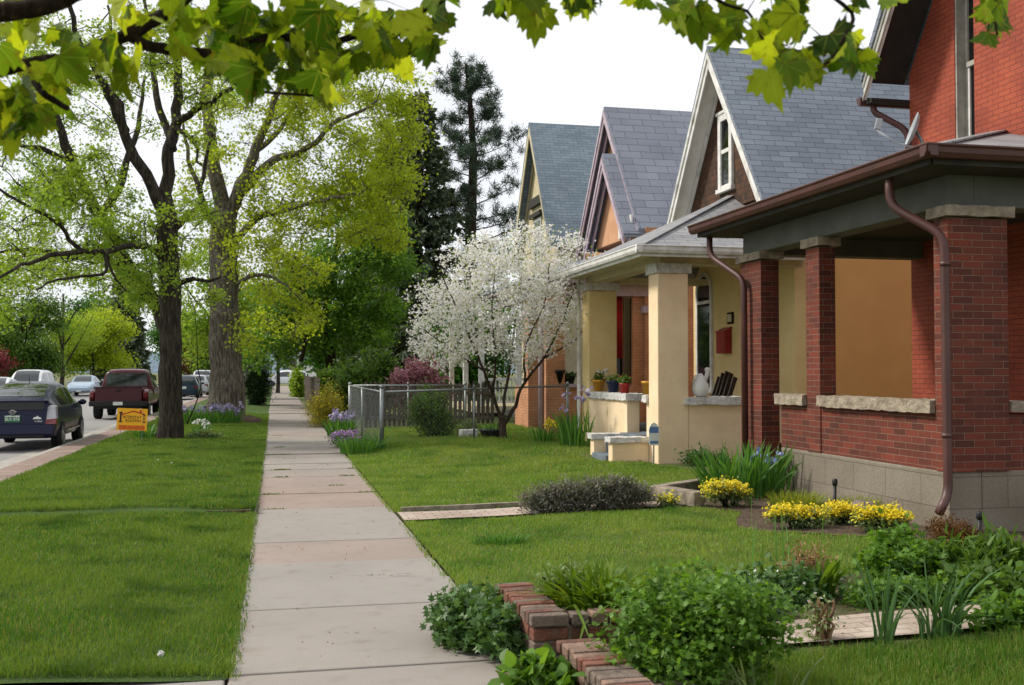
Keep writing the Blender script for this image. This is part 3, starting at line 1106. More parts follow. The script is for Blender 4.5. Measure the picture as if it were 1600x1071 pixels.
# satellite dish on the porch roof
sdh = thing('satellite_dish', 'grey satellite dish with its arm, standing on the porch roof of the brick house', 'satellite dish', (7.2, 11.1, 4.05))
dv = Vector((-.87, .38, .34)).normalized()
q_ = dv.to_track_quat('Z', 'Y').to_matrix()
c_ = Vector((7.25, 11.0, 4.42))
dm = MB()
dm.lathe([(.001, -.05), (.1, -.044), (.18, -.025), (.205, 0), (.21, .006), (.2, .006), (.17, -.018), (.09, -.034), (.001, -.04)], (0, 0, 0), 28)
dm.v = [tuple(c_ + q_ @ Vector(v)) for v in dm.v]
dm.build('dish', M['dishgrey'], sdh, smooth=True)
am = MB()
e1 = c_ + dv * -.03 - Vector((0, 0, .2))
e2 = c_ + dv * .42 - Vector((0, 0, .12))
am.tube([e1, (e1 + e2) / 2 - Vector((0, 0, .05)), e2], .014, 8)
am.build('arm', M['dishgrey'], sdh, smooth=True)
MB().bar(e2 - dv * .01, e2 + Vector((0, 0, .14)) - dv * .04, .05, .07).build('receiver', M['dishgrey'], sdh, bevel=.01)
MB().tube([c_ - dv * .05, c_ - dv * .12 - Vector((0, 0, .1)), c_ - dv * .14 - Vector((0, 0, .38))], .02, 8).build('mast', M['metal'], sdh, smooth=True)

# ------------------------------------------------------------------ yellow stucco house
yh = thing('yellow_house', 'cream and yellow stucco house with brown shingled gable and white stone caps', 'house', (6.15, 16.5, 0))
YX, YS = 6.15, 16.5
pw = MB()
pw.box(6.69, 8.8, YS + .004, YS + .3, -.05, 1.04)
pw.build('porch_wall', M['cream'], yh)
MB().box(6.6, 8.8, YS - .05, YS + .34, 1.04, 1.165).build('stone_cap', M['whitestone'], yh, cuts=5, rough=.02)
for y0, y1, xa, xb in ((YS, YS + .45, YX, YX + .54), (20.45, 20.9, YX, YX + .6)):
    p_ = MB().box(xa, xb, y0, y1, -.05, 3.22).build('porch_pillar', M['cream'] if y0 < 18 else M['yellow'], yh, bevel=.02)
    MB().box(xa - .04, xb + .04, y0 - .04, y1 + .04, 3.22, 3.38).build('stone_cap', M['whitestone'], p_, cuts=4, rough=.016)
lw = MB()
lw.box(YX, YX + .24, 18.08, 20.45, .0, 1.07)
lw.box(YX + .02, YX + .24, YS + .45, 17.12, .0, 1.07)
lw.build('ledge_wall', M['cream'], yh, bevel=.012)
for y0, y1 in ((18.0, 20.44), (16.96, 17.17)):
    MB().box(YX - .05, YX + .3, y0, y1, 1.07, 1.19).build('stone_cap', M['whitestone'], yh, cuts=5, rough=.02)
for y0 in (16.93, 17.98):
    c__ = MB().box(5.5, YX - .003, y0, y0 + .22, -.05, .40).build('stair_wall', M['cream'], yh, bevel=.012)
    MB().box(5.45, YX, y0 - .04, y0 + .26, .40, .49).build('stone_cap', M['whitestone'], c__, cuts=4, rough=.016)
M['step'] = mat('blue_grey_step_paint', '6d767f', '5c646c', rough=.8, scale=4)
st = MB()
for i in range(3):
    st.box(5.46 + .26 * i, YX + .6, 17.16, 17.97, 0.02, .17 * (i + 1))
st.build('front_steps', M['step'], yh, bevel=.01)
MB().box(YX + .24, 8.8, 16.8, 21.2, .4, .52).build('porch_floor', M['step'], yh)
yb = MB()
yb.box(YX + .06, YX + .4, YS + .05, 20.85, 3.38, 3.5)
yb.box(YX + .4, 8.8, YS + .05, YS + .4, 3.381, 3.5)
yb.box(YX + .4, 8.8, 20.5, 20.85, 3.38, 3.5)
yb.build('porch_beam', M['ivory'], yh)
YE, YEY, YZ = 5.7, 16.05, 3.62
ys_ = MB()
ys_.box(5.72, 6.5, 16.07, 21.3, 3.5, 3.54).box(6.5, 8.8, 16.07, 16.9, 3.5, 3.54)
ys_.box(6.5, 6.53, 16.9, 21.3, 3.5, 3.8).box(6.53, 8.8, 16.87, 16.9, 3.5, 3.8).box(6.53, 8.8, 16.9, 21.3, 3.8, 3.83)
ys_.build('soffit', M['ivory'], yh)
YP = .47
yr = MB()
yw, yz = 8.53, YZ + (8.53 - YE) * YP
yd = 8.53 - YE
roofslab(yr, [(YE, YEY, YZ), (yw, YEY + yd, yz), (yw, 21.35 - yd * .55, yz), (YE, 21.35, YZ)])
roofslab(yr, [(YE, YEY, YZ + .002), (8.9, YEY, YZ + .002), (8.9, YEY + yd, yz), (yw, YEY + yd, yz)])
roofslab(yr, [(YE, 21.35, YZ), (yw, 21.35 - yd * .55, yz), (8.9, 21.35, YZ)])
yro = yr.build('porch_roof', M['shingle_pale'], yh)
MB().bar((YE, YEY, YZ + .01), (yw, YEY + yd, yz + .02), .14, .02).build('hip_cap', M['shingle_pale'], yro)
yg = MB()
gutter_run(yg, (YE, 21.4, YZ), (YE, 15.95, YZ), .1, .13)
gutter_run(yg, (5.6, YEY - .005, YZ - .001), (8.9, YEY - .005, YZ - .001), .1, .13)
yg.build('gutter', M['white'], yh, bevel=.008)
yf = MB().box(5.7, 5.72, 16.05, 21.35, 3.44, 3.6).box(5.72, 8.9, 16.045, 16.07, 3.44, 3.6)
yf.build('fascia', M['white'], yh)
MB().tube([(6.1, 20.98, 3.5), (6.1, 20.98, 0)], .04, 10).build('downpipe', M['white'], yh)
# main walls
HY0, HY1, HYC, HX = 16.86, 21.42, 19.08, 8.8
yw_ = MB()
yw_.box(HX, HX + .25, HY0, HY1, 0, 4.75)
yw_.build('wall', M['yellow'], yh)
for q0, q1 in ((HY0 + .002, HY0 + .25), (HY1 - .25, HY1 - .002)):
    MB().box(HX + .25, 17, q0, q1, 0, 4.75).build('side_wall', M['yellow_shaded'], yh)
GW = 8.55
ZA = 7.72
SLY = 1.42


def yt(y):
    return ZA - abs(y - HYC) * SLY


yga = MB().prism([(GW, HYC - 2.1, yt(HYC - 2.1)), (GW, HYC + 2.1, yt(HYC + 2.1)), (GW, HYC, ZA)], (.2, 0, 0))
yga.build('gable_wall', M['wood_shingle'], yh)
yrf = MB()
for s in (1, -1):
    ye = HYC + s * 2.42
    yrf.prism([(8.14, HYC, ZA + .1), (17, HYC, ZA + .1), (17, ye, yt(ye) + .1), (8.14, ye, yt(ye) + .1)], (0, 0, .09))
yrf.build('roof', M['shingle_blue'], yh)
ysof = MB()
for s in (1, -1):
    ye = HYC + s * 2.4
    ysof.prism([(8.2, HYC, ZA + .07), (8.55, HYC, ZA + .07), (8.55, ye, yt(ye) + .07), (8.2, ye, yt(ye) + .07)], (0, 0, -.03))
ysof.build('gable_soffit', mat('soffit_white_lit', 'eceae4', 'dedbd3', rough=.6, scale=4), yh)  # trim white made lighter, bounce light from below put into its colour
ybb = MB()
for s in (1, -1):
    ye = HYC + s * 2.4
    for x0, d0, d1 in ((8.16, .08, -.22), (8.13, .08, -.04)):
        ybb.prism([(x0, HYC, ZA + d0), (x0, ye, yt(ye) + d0), (x0, ye, yt(ye) + d1), (x0, HYC, ZA + d1 - .02)], (.035 if x0 > 8.15 else .03, 0, 0))
    a_0, b_0 = Vector((8.5, HYC, ZA + .02)), Vector((8.5, ye, yt(ye) + .02))
    ybb.prism([a_0, b_0, b_0 - Vector((0, 0, .2)), a_0 - Vector((0, 0, .2))], (.045, 0, 0))
ybb.build('bargeboard', M['white'], yh, bevel=.006)
ywn = MB()
W0, W1, Z0, Z1 = 18.76, 19.4, 5.16, 6.62
ywn.box(GW - .06, GW, W0, W0 + .13, Z0, Z1).box(GW - .06, GW, W1 - .13, W1, Z0, Z1).box(GW - .06, GW, W0 + .13, W1 - .13, Z1 - .14, Z1).box(GW - .08, GW, W0 - .05, W1 + .05, Z1, Z1 + .06)
ywn.box(GW - .09, GW, W0 - .05, W1 + .05, Z0 - .08, Z0).box(GW - .045, GW, W0 + .13, W1 - .13, 5.84, 5.92).box(GW - .05, GW, W0 + .13, W1 - .13, Z0, Z0 + .06)
yo = ywn.build('window', M['white'], yh, bevel=.006)
MB().box(GW - .025, GW - .01, W0 + .13, W1 - .13, Z0 + .06, Z1 - .14).build('pane', M['glass'], yo)
MB().prism([(8.5, 16.98, 4.55), (8.5, 17.5, 5.0), (8.5, 17.5, 4.7)], (.06, 0, 0)).build('flashing', M['white'], yh)
# arched window on the porch wall
ac, ar = 20.78, .42
fr = MB()
gl_ = MB()
outl, inl = [], []
for k in range(13):
    a = math.pi * k / 12
    outl.append((HX - .05, ac + ar * math.cos(a), 3.25 + ar * math.sin(a)))
    inl.append((HX - .05, ac + (ar - .09) * math.cos(a), 3.25 + (ar - .09) * math.sin(a)))
for k in range(12):
    fr.prism([outl[k], outl[k + 1], inl[k + 1], inl[k]], (.05, 0, 0))
for s in (1, -1):
    ya, yb2 = sorted((ac + s * ar, ac + s * (ar - .09)))
    fr.box(HX - .05, HX, ya, yb2, 1.25, 3.25)
fr.box(HX - .07, HX, ac - ar - .05, ac + ar + .05, 1.15, 1.25)
fr.box(HX - .045, HX, ac - ar + .09, ac + ar - .09, 3.0, 3.07)
fo = fr.build('arched_window', M['white'], yh)
gl_.prism(inl + [(HX - .05, ac - ar + .09, 1.25), (HX - .05, ac + ar - .09, 1.25)], (.01, 0, 0))
gl_.v = [(x + .022, y, z) for x, y, z in gl_.v]
gl_.build('pane', M['glass'], fo)

mb_ = thing('mailbox', 'red letter box with sloping lid on the yellow porch wall', 'mailbox', (8.78, 19.68, 2.0))
bx = MB().prism([(8.79, 19.45, 1.95), (8.64, 19.45, 1.95), (8.64, 19.45, 2.38), (8.79, 19.45, 2.47)], (0, .42, 0))
bxo = bx.build('box', M['redpaint'], mb_, bevel=.015)
MB().prism([(8.795, 19.43, 2.475), (8.625, 19.43, 2.385), (8.625, 19.43, 2.36), (8.795, 19.43, 2.44)], (0, .46, 0)).build('lid', M['redpaint'], mb_, bevel=.006)
pq = thing('wall_plaque', 'small brown framed plaque above the red mailbox', 'plaque', (8.79, 19.5, 2.6))
MB().box(8.765, 8.795, 19.35, 19.62, 2.53, 2.76).build('frame', M['bark_brown'], pq, bevel=.008)
MB().box(8.758, 8.764, 19.39, 19.58, 2.57, 2.72).build('panel', M['ivory'], pq)
M['blackbrown'] = mat('dark_stained_wood', '2f241d', '211812', rough=.6, scale=6)


def porch_chair(x, y, ang, label):
    c = thing('porch_chair', label, 'chair', (x, y, .52), 'dark wooden chairs on the yellow porch', rz=ang, local=True)
    bk = MB()
    for i in range(5):
        xx = -.22 + .11 * i
        hgt = .62 + (.07 if i in (1, 2, 3) else 0) + (.03 if i == 2 else 0)
        bk.bar((xx, .22, .35), (xx, .48, .35 + hgt), .085, .02, (1, 0, 0))
    bk.bar((-.27, .33, .62), (.27, .33, .62), .03, .07)
    bk.build('backrest', M['blackbrown'], c)
    MB().box(-.28, .28, -.25, .25, .36, .40).build('seat', M['blackbrown'], c, bevel=.01)
    for sx_ in (-1, 1):
        for sy in (-.2, .22):
            MB().box(sx_ * .25 - .025, sx_ * .25 + .025, sy - .03, sy + .03, 0, .36 if sy > 0 else .58).build('leg', M['blackbrown'], c)
        MB().box(sx_ * .28 - .06, sx_ * .28 + .06, -.3, .3, .58, .61).build('armrest', M['blackbrown'], c)
    return c


porch_chair(7.35, 17.35, R(-75), 'dark wooden porch chair with slatted back right of the white bird pitcher')
porch_chair(6.95, 17.45, R(80), 'dark wooden porch chair half hidden behind the front pillar')

gp = thing('bird_pitcher', 'white ceramic pitcher shaped like a bird standing on the porch wall', 'pitcher', (6.95, 16.64, 1.16))
b_ = MB()
b_.lathe([(.05, 0), (.12, .04), (.145, .13), (.13, .22), (.085, .30), (.05, .37), (.03, .40)], (6.95, 16.64, 1.16), 18, sx=1.05)
b_.build('body', M['chalk'], gp, smooth=True)
hd = MB()
hd.tube([(7.0, 16.64, 1.40), (7.06, 16.64, 1.5), (7.08, 16.64, 1.58), (7.07, 16.64, 1.62)], [.05, .035, .035, .03], 10)
hd.ball((7.08, 16.64, 1.62), .05, .04, .045)
hd.tube([(7.11, 16.64, 1.615), (7.16, 16.64, 1.6)], [.018, .004], 6)
hd.build('head', M['chalk'], gp, smooth=True)
MB().tube([(6.86, 16.64, 1.3), (6.82, 16.64, 1.42), (6.86, 16.64, 1.52), (6.91, 16.64, 1.53)], .014, 8).build('handle', M['chalk'], gp, smooth=True)


def pot(mb, x, y, z, r, h, n=20):
    mb.lathe([(r * .72, 0), (r * .98, h * .8), (r * 1.08, h * .8), (r * 1.1, h), (r * .95, h), (r * .9, h * .85), (.001, h * .83)], (x, y, z), n)


def potted(x, y, z, r, h, pm, label, kind, flm=None):
    p = thing('flower_pot', label, 'flower pot', (x, y, z), 'flower pots on the yellow porch ledge')
    b = MB()
    pot(b, x, y, z, r, h)
    b.build('pot', pm, p, smooth=True)
    if kind:
        P = np.array([(x + rnd.gauss(0, r * .5), y + rnd.gauss(0, r * .5), z + h + abs(rnd.gauss(0, .05))) for _ in range(110)])
        leaves('plant', P, .07, M['leaf_mid'] if kind == 1 else M['sage'], p, 'oval', (0, 0, .5))
    if flm:
        for k_ in range(5):
            fx, fy, fz = x + rnd.gauss(0, r * .6), y + rnd.gauss(0, r * .6), z + h + .12 + abs(rnd.gauss(0, .05))
            leaves('flower', np.array([(fx + rnd.gauss(0, .008), fy + rnd.gauss(0, .008), fz) for _ in range(7)]), .05, flm, p, 'petal', (0, 0, .5))
    return p


for u, v, kw_ in ((935, 612, dict(r=.115, h=.24, pm=M['yellowpot'], label='yellow flower pot with white flowers at the left end of the ledge', kind=1, flm=M['fl_white'])),
                  (958, 613, dict(r=.12, h=.23, pm=M['bluepot'], label='dark blue flower pot between the yellow and the red pot', kind=2)),
                  (976, 613, dict(r=.095, h=.19, pm=M['redpaint'], label='red flower pot near the right end of the ledge', kind=1)),
                  (1012, 613, dict(r=.10, h=.24, pm=M['yellowpot'], label='yellow flower pot half hidden by the front pillar', kind=0))):
    q = at(u, v, X=6.28)
    potted(q.x, q.y, 1.185, **kw_)
q = at(972, 594, X=6.75)
hp_ = thing('hanging_bowl', 'dark red bowl planter behind the red flower pot on the porch', 'planter', (q.x, q.y, .52))
b = MB()
b.lathe([(.03, 0), (.18, .09), (.2, .17), (.17, .17), (.001, .12)], (q.x, q.y, q.z - .08), 18)
b.build('bowl', M['redpaint'], hp_, smooth=True)
MB().tube([(q.x, q.y, .52), (q.x, q.y, q.z - .07)], .03, 8).build('stand', M['black'], hp_)

# ------------------------------------------------------------------ peach house
ph = thing('peach_house', 'orange painted brick house with lavender trim and lilac roof', 'house', (6.0, 23.5, 0))
PX, PY = 6.05, 23.5
MB().box(PX + .45, 8.9, PY + .03, PY + .27, -.1, 1.22).build('porch_wall', M['peach_brick'], ph)
MB().box(PX, PX + .27, PY + 2.2, PY + 3.2, -.1, 1.22).build('porch_wall', M['peach_brick'], ph)
b = MB()
b.box(PX + .45, 7.9, PY - .03, PY + .3, 1.22, 1.3)
b.build('stone_sill', M['lav'], ph, bevel=.01)
for x0, x1, y0, y1 in ((PX, PX + .45, PY, PY + .45), (PX, PX + .45, PY + 1.75, PY + 2.2), (8.45, 8.85, PY, PY + .4)):
    p_ = MB().box(x0, x1, y0, y1, -.1, 3.35).build('brick_pillar', M['peach_brick'], ph)
    MB().box(x0 - .06, x1 + .06, y0 - .06, y1 + .06, 2.95, 3.12).build('capital', M['lav'], p_, bevel=.02)
b = MB()
b.box(PX, PX + .35, PY, PY + 5.6, 3.351, 3.6).box(PX + .35, 8.9, PY + .02, PY + .35, 3.35, 3.6)
b.build('porch_beam', M['lav'], ph, bevel=.01)
b = MB()
b.box(PX - .35, 9.0, PY - .35, PY + 6, 3.6, 3.72)
b.build('cornice', M['lav'], ph, bevel=.03)
b = MB()
roofslab(b, [(PX - .4, PY - .4, 3.76), (8.7, PY + 1.4, 4.75), (8.7, PY + 6, 4.75), (PX - .4, PY + 6, 3.76)])
roofslab(b, [(PX - .4, PY - .4, 3.762), (9.0, PY - .4, 3.762), (9.0, PY + 1.4, 4.75), (8.7, PY + 1.4, 4.75)])
b.build('porch_roof', M['shingle_lilac'], ph)
MB().tube([(PX - .06, PY + .25, 3.55), (PX - .06, PY + .25, .22)], .055, 12).build('downpipe', M['lav'], ph, smooth=True)
MB().box(PX + .3, 8.8, PY + .4, PY + 6, .35, .5).build('porch_floor', M['beam'], ph)
b = MB()
b.box(8.8, 9.05, PY + .9, 29.7, 0, 5.1).box(9.05, 17, PY + .9, PY + 1.15, 0, 5.1).box(8.18, 8.449, PY + .12, PY + .3, 1.22, 3.35).box(8.82, 9.05, PY + .02, PY + .9, 0, 3.6)
b.build('wall', M['peach_brick'], ph)
b = MB().box(8.74, 8.795, 24.9, 25.6, 1.0, 3.1)
wo2 = b.build('window', M['lav'], ph)
MB().box(8.725, 8.737, 24.97, 25.53, 1.08, 3.0).build('pane', M['glass'], wo2)
MB().box(8.72, 8.795, 26.2, 27.15, .5, 2.7).build('door', M['darkin'], ph)
MAX, MYC, MZA, MS = 8.7, 27.2, 8.57, 1.33


def pt(y, yc=MYC, za=MZA):
    return za - abs(y - yc) * MS


b = MB().prism([(8.95, MYC - 2.6, pt(MYC - 2.6)), (8.95, MYC + 2.6, pt(MYC + 2.6)), (8.95, MYC, MZA)], (.2, 0, 0))
b.build('gable_wall', M['orange_wall'], ph)
FYC, FZA = 26.15, 7.05
b = MB().prism([(8.55, FYC - 1.6, FZA - 1.6 * MS), (8.55, FYC + 1.6, FZA - 1.6 * MS), (8.55, FYC, FZA)], (.35, 0, 0))
fg = b.build('front_gable', M['orange_wall'], ph)
MB().box(8.5, 8.55, FYC - 1.5, FYC - .5, 4.95, 5.45).build('panel', M['white'], fg, bevel=.01)
b = MB()
for s in (1, -1):
    ye = MYC + s * 2.75
    b.prism([(8.62, MYC, MZA + .08), (17, MYC, MZA + .08), (17, ye, pt(ye) + .08), (8.62, ye, pt(ye) + .08)], (0, 0, .09))
    ye = FYC + s * 1.72
    b.prism([(8.24, FYC, FZA + .1), (9.4, FYC, FZA + .1), (9.4, ye, FZA - 1.72 * MS + .1), (8.24, ye, FZA - 1.72 * MS + .1)], (0, 0, .09))
b.build('roof', M['shingle_lilac'], ph)
b = MB()
for (x0, yc, za, hw) in ((8.62, MYC, MZA, 2.72), (8.24, FYC, FZA, 1.7)):
    for s in (1, -1):
        ye, ze = yc + s * hw, za - hw * MS
        for dx, d0, d1 in ((0, .08, -.2), (-.03, .08, -.03), (.15, .04, -.26)):
            b.prism([(x0 + dx, yc, za + d0), (x0 + dx, ye, ze + d0), (x0 + dx, ye, ze + d1), (x0 + dx, yc, za + d1 - .05)], (.028, 0, 0))
b.build('bargeboard', M['lav'], ph)
MB().box(8.0, 8.17, PY + .22, PY + .27, 1.3, 3.3).build('window_panel', M['glass'], ph)
q0, q1 = at(957, 452, Y=23.75), at(969, 560, Y=23.75)
cu = MB()
n_ = 14
for i in range(n_ + 1):
    x = q0.x + (q1.x - q0.x + .05) * i / n_
    cu.v += [(x, 23.74 + .02 * math.sin(i * 1.7), q0.z), (x, 23.74 + .035 * math.sin(i * 1.7), q1.z)]
cu.f = [(2 * i, 2 * i + 1, 2 * i + 3, 2 * i + 2) for i in range(n_)]
co_ = cu.build('banner', M['redcloth'], None, smooth=True)
md = co_.modifiers.new('thick', 'SOLIDIFY')
md.thickness = .006
tag(co_, 'long red cloth banner hanging in the orange porch', 'banner')


def bin_(x, y, z, r, h, label):
    p = thing('planter_tub', label, 'planter', (x, y, z), 'dark tubs on the orange porch sill')
    b = MB()
    pot(b, x, y, z, r, h)
    b.build('tub', M['black'], p, smooth=True)
    P = np.array([(x + rnd.gauss(0, r * .4), y + rnd.gauss(0, r * .4), z + h * .9) for _ in range(60)])
    leaves('plant', P, .09, M['leaf_deep'], p, 'oval', (0, 0, 1))


for u, r, h, lb in ((873, .14, .32, 'taller black planter tub on the orange porch sill'), (890, .13, .2, 'lower dark planter tub on the orange porch sill beside the taller one')):
    q = at(u, 592, Y=23.6)
    bin_(q.x, q.y, 1.3, r, h, lb)

# ------------------------------------------------------------------ fourth house
fh = thing('ivory_house', 'ivory house with steep green grey roof and dark gable brackets', 'house', (6.2, 33, 0))
b = MB()
b.box(8.9, 9.15, 33.0, 38.2, 0, 5.8).box(9.15, 17, 33.0, 33.25, 0, 5.8)
b.build('wall', M['ivory'], fh)
AYC, AZA, AS = 35.6, 10.05, 1.62


def at4(y):
    return AZA - abs(y - AYC) * AS


MB().prism([(8.9, AYC - 2.6, at4(AYC - 2.6)), (8.9, AYC + 2.6, at4(AYC + 2.6)), (8.9, AYC, AZA)], (.2, 0, 0)).build('gable_wall', M['ivory'], fh)
b = MB()
for s in (1, -1):
    ye = AYC + s * 2.8
    b.prism([(8.55, AYC, AZA + .1), (17, AYC, AZA + .1), (17, ye, at4(ye) + .1), (8.55, ye, at4(ye) + .1)], (0, 0, .09))
b.build('roof', M['shingle_green'], fh)
b = MB()
for s in (1, -1):
    ye = AYC + s * 2.75
    for x0, d0, d1 in ((8.56, .1, -.18), (8.84, .05, -.2)):
        b.prism([(x0, AYC, AZA + d0), (x0, ye, at4(ye) + d0), (x0, ye, at4(ye) + d1), (x0, AYC, AZA + d1 - .1)], (.035, 0, 0))
b.build('bargeboard', M['ivory'], fh)
b = MB().box(8.78, 8.9, 34.6, 36.6, 7.35, 7.65).box(8.74, 8.9, 34.8, 36.4, 6.95, 7.1)
b.build('bracket', M['darkwood'], fh)
b = MB().box(8.85, 8.9, 35.1, 36.1, 5.4, 6.9)
wo3 = b.build('window', M['white'], fh)
MB().box(8.835, 8.848, 35.18, 36.02, 5.5, 6.8).build('pane', M['glass'], wo3)
b = MB()
roofslab(b, [(6.0, 31.9, 3.4), (8.9, 32.6, 4.4), (8.9, 38.4, 4.4), (6.0, 38.4, 3.4)])
b.build('porch_roof', M['shingle_green'], fh)
MB().box(6.1, 8.9, 32.3, 38.2, .3, .5).build('porch_floor', M['ivory'], fh)
for x, y in ((6.2, 32.4), (6.2, 35.2), (6.2, 38.1), (8.7, 32.4), (7.4, 32.4)):
    MB().box(x, x + .16, y, y + .16, .5, 3.3).build('porch_post', M['white'], fh)
b = MB()
b.box(6.36, 8.7, 32.44, 32.5, 1.3, 1.38).box(6.36, 8.7, 32.44, 32.5, .6, .66)
x = 6.45
while x < 8.65:
    b.box(x, x + .04, 32.45, 32.49, .66, 1.3)
    x += .13
b.build('railing', M['white'], fh)

# ------------------------------------------------------------------ cars
PAINT = {}


def paint(hexc, met=.35):
    if hexc not in PAINT:
        m, t, b = newmat('car_paint_' + str(len(PAINT)))
        f = noise_fac(t, 6, .3, .8)
        c = lin(hexc)
        t.links.new(mixrgb(t, f, c, tuple(min(1, x * 1.12 + .003) for x in c[:3]) + (1,)), b.inputs['Base Color'])
        b.inputs['Metallic'].default_value = met
        b.inputs['Roughness'].default_value = .32
        b.inputs['Coat Weight'].default_value = .3
        b.inputs['Coat Roughness'].default_value = .04
        b.inputs['Specular IOR Level'].default_value = .12
        PAINT[hexc] = m
    return PAINT[hexc]


M['carglass'] = glassmat('car_glass', '101a1c', .06)
M['carglass'].node_tree.nodes['Principled BSDF'].inputs['Specular IOR Level'].default_value = 1.0
M['tail'] = mat('tail_lamp_red', '7d1418', '6a1014', rough=.15, bstr=0, coat=1)
M['clearlens'] = mat('clear_lens', 'b9b9c0', '9fa0aa', rough=.12, bstr=0, coat=1)
M['chrome'] = mat('chrome', 'c8cacc', rough=.15, metal=1, bstr=0)
M['alloy'] = mat('alloy_rim', 'a3a5a8', '85878a', rough=.3, metal=.7, bstr=0)
M['plate'] = mat('green_plate', '2d6b4a', '2a6346', rough=.5, bstr=0)
M['platewhite'] = mat('plate_white', 'dfe3de', rough=.5, bstr=0)
M['blackpaint'] = mat('black_trim', '141416', '101012', rough=.5, bstr=.05)
M['head'] = mat('headlamp_glass', 'cfd6dc', 'b6bec6', rough=.08, bstr=0, coat=1)

# cross-section stations: (y from the tail, z low, z belt, z roof, half width, half width at roof)
CARS = {
    'liftback': ([(0, .36, .60, .63, .80, .66), (.03, .30, .84, .94, .83, .68), (.09, .28, .93, 1.07, .85, .68), (.30, .27, .95, 1.15, .86, .66), (.9, .25, .95, 1.32, .863, .60),
                  (1.5, .24, .94, 1.44, .863, .575), (2.1, .24, .93, 1.49, .863, .57), (2.6, .24, .92, 1.46, .863, .575), (3.2, .24, .92, 1.25, .86, .62), (3.62, .24, .92, .98, .85, .70),
                  (4.0, .26, .82, .88, .82, .68), (4.3, .30, .70, .74, .74, .58), (4.44, .36, .58, .60, .60, .45)], (.85, 3.55), (.9, 3.55)),
    'wagon': ([(0, .40, .70, .72, .76, .66), (.06, .32, .86, .98, .82, .70), (.2, .28, .92, 1.18, .85, .66), (.5, .26, .93, 1.42, .86, .60), (1.2, .25, .92, 1.47, .86, .58), (2.2, .25, .92, 1.46, .86, .58),
               (2.7, .25, .92, 1.32, .86, .62), (3.2, .25, .91, .99, .855, .70), (3.7, .26, .86, .92, .84, .70), (4.1, .30, .74, .78, .76, .6), (4.25, .38, .6, .62, .6, .45)], (.75, 3.35), (.35, 3.15)),
    'sedan': ([(0, .42, .70, .72, .74, .62), (.06, .32, .90, .96, .82, .70), (.3, .28, .94, 1.0, .86, .72), (.75, .26, .94, 1.03, .87, .72), (1.25, .25, .93, 1.30, .87, .62), (1.7, .25, .92, 1.42, .87, .58),
               (2.4, .25, .92, 1.43, .87, .58), (2.9, .25, .91, 1.28, .87, .62), (3.45, .25, .9, .97, .865, .70), (4.1, .27, .82, .88, .84, .70), (4.55, .32, .68, .72, .76, .6), (4.7, .4, .56, .58, .6, .45)], (.95, 3.75), (.8, 3.4)),
    'suv': ([(0, .5, .9, .94, .82, .74), (.06, .42, 1.05, 1.2, .88, .76), (.2, .4, 1.08, 1.55, .91, .74), (.5, .38, 1.08, 1.75, .92, .70), (1.5, .38, 1.07, 1.8, .92, .69), (2.8, .38, 1.06, 1.78, .92, .69),
             (3.3, .38, 1.06, 1.55, .92, .72), (3.75, .38, 1.05, 1.12, .915, .78), (4.4, .4, 1.0, 1.05, .9, .76), (4.75, .44, .86, .9, .84, .7), (4.85, .5, .7, .72, .74, .6)], (.95, 3.9), (.3, 3.7)),
}


def section(st):
    y, zl, zb, zr, w_, wr = st
    p = [(w_ * .80, zl), (w_ * .95, zl + .05), (w_ * .99, zl + (zb - zl) * .35), (w_, zl + (zb - zl) * .68), (w_ * .985, zb - .04), (w_ * .955, zb)]
    p += [(w_ * .955 + (wr - w_ * .955) * .9, zb + (zr - zb) * .84), (wr * .86, zb + (zr - zb) * .965), (wr * .45, zr)]
    return p + [(-x, z) for x, z in p[::-1]]


def interp(st, n=3):
    a = np.array(st)
    out = []
    for i in range(len(a) - 1):
        p0, p1, p2, p3 = a[max(i - 1, 0)], a[i], a[i + 1], a[min(i + 2, len(a) - 1)]
        for k in range(n):
            q = k / n
            c = .5 * ((2 * p1) + (-p0 + p2) * q + (2 * p0 - 5 * p1 + 4 * p2 - p3) * q * q + (-p0 + 3 * p1 - 3 * p2 + p3) * q ** 3)
            c[0] = p1[0] + (p2[0] - p1[0]) * q
            out.append(c)
    return out + [a[-1]]


def wheel(p, x, y, r=.31, wd=.2, far=False):
    wh = MB()
    s = 1 if x > 0 else -1
    prof = [(r * .62, -wd / 2), (r * .93, -wd / 2), (r, -wd * .35), (r, wd * .35), (r * .93, wd / 2), (r * .62, wd / 2)]
    wh.lathe(prof, (x, y, r), 24, axis='x')
    o = wh.build('wheel', M['rubber'], p, smooth=False, bevel=0)
    rm_ = MB()
    rm_.lathe([(.001, wd / 2 * s + .004 * s), (r * .2, wd / 2 * s + .006 * s), (r * .3, wd / 2 * s - .03 * s), (r * .55, wd / 2 * s - .02 * s), (r * .63, wd / 2 * s + .008 * s), (r * .65, wd / 2 * s - .03 * s)], (x, y, r), 20, axis='x')
    for k in range(5):
        a = 2 * math.pi * k / 5
        rm_.bar((x + s * (wd / 2 - .005), y, r), (x + s * (wd / 2 - .005), y + math.cos(a) * r * .6, r + math.sin(a) * r * .6), .06, .02, (1, 0, 0))
    rm_.build('rim', M['alloy'], o)
    return o


def surf(st, y, k):
    """point k of the cross-section at y"""
    a = np.array(st)
    row = [np.interp(y, a[:, 0], a[:, j]) for j in range(6)]
    x, z = section(row)[k]
    return Vector((x, y, z))


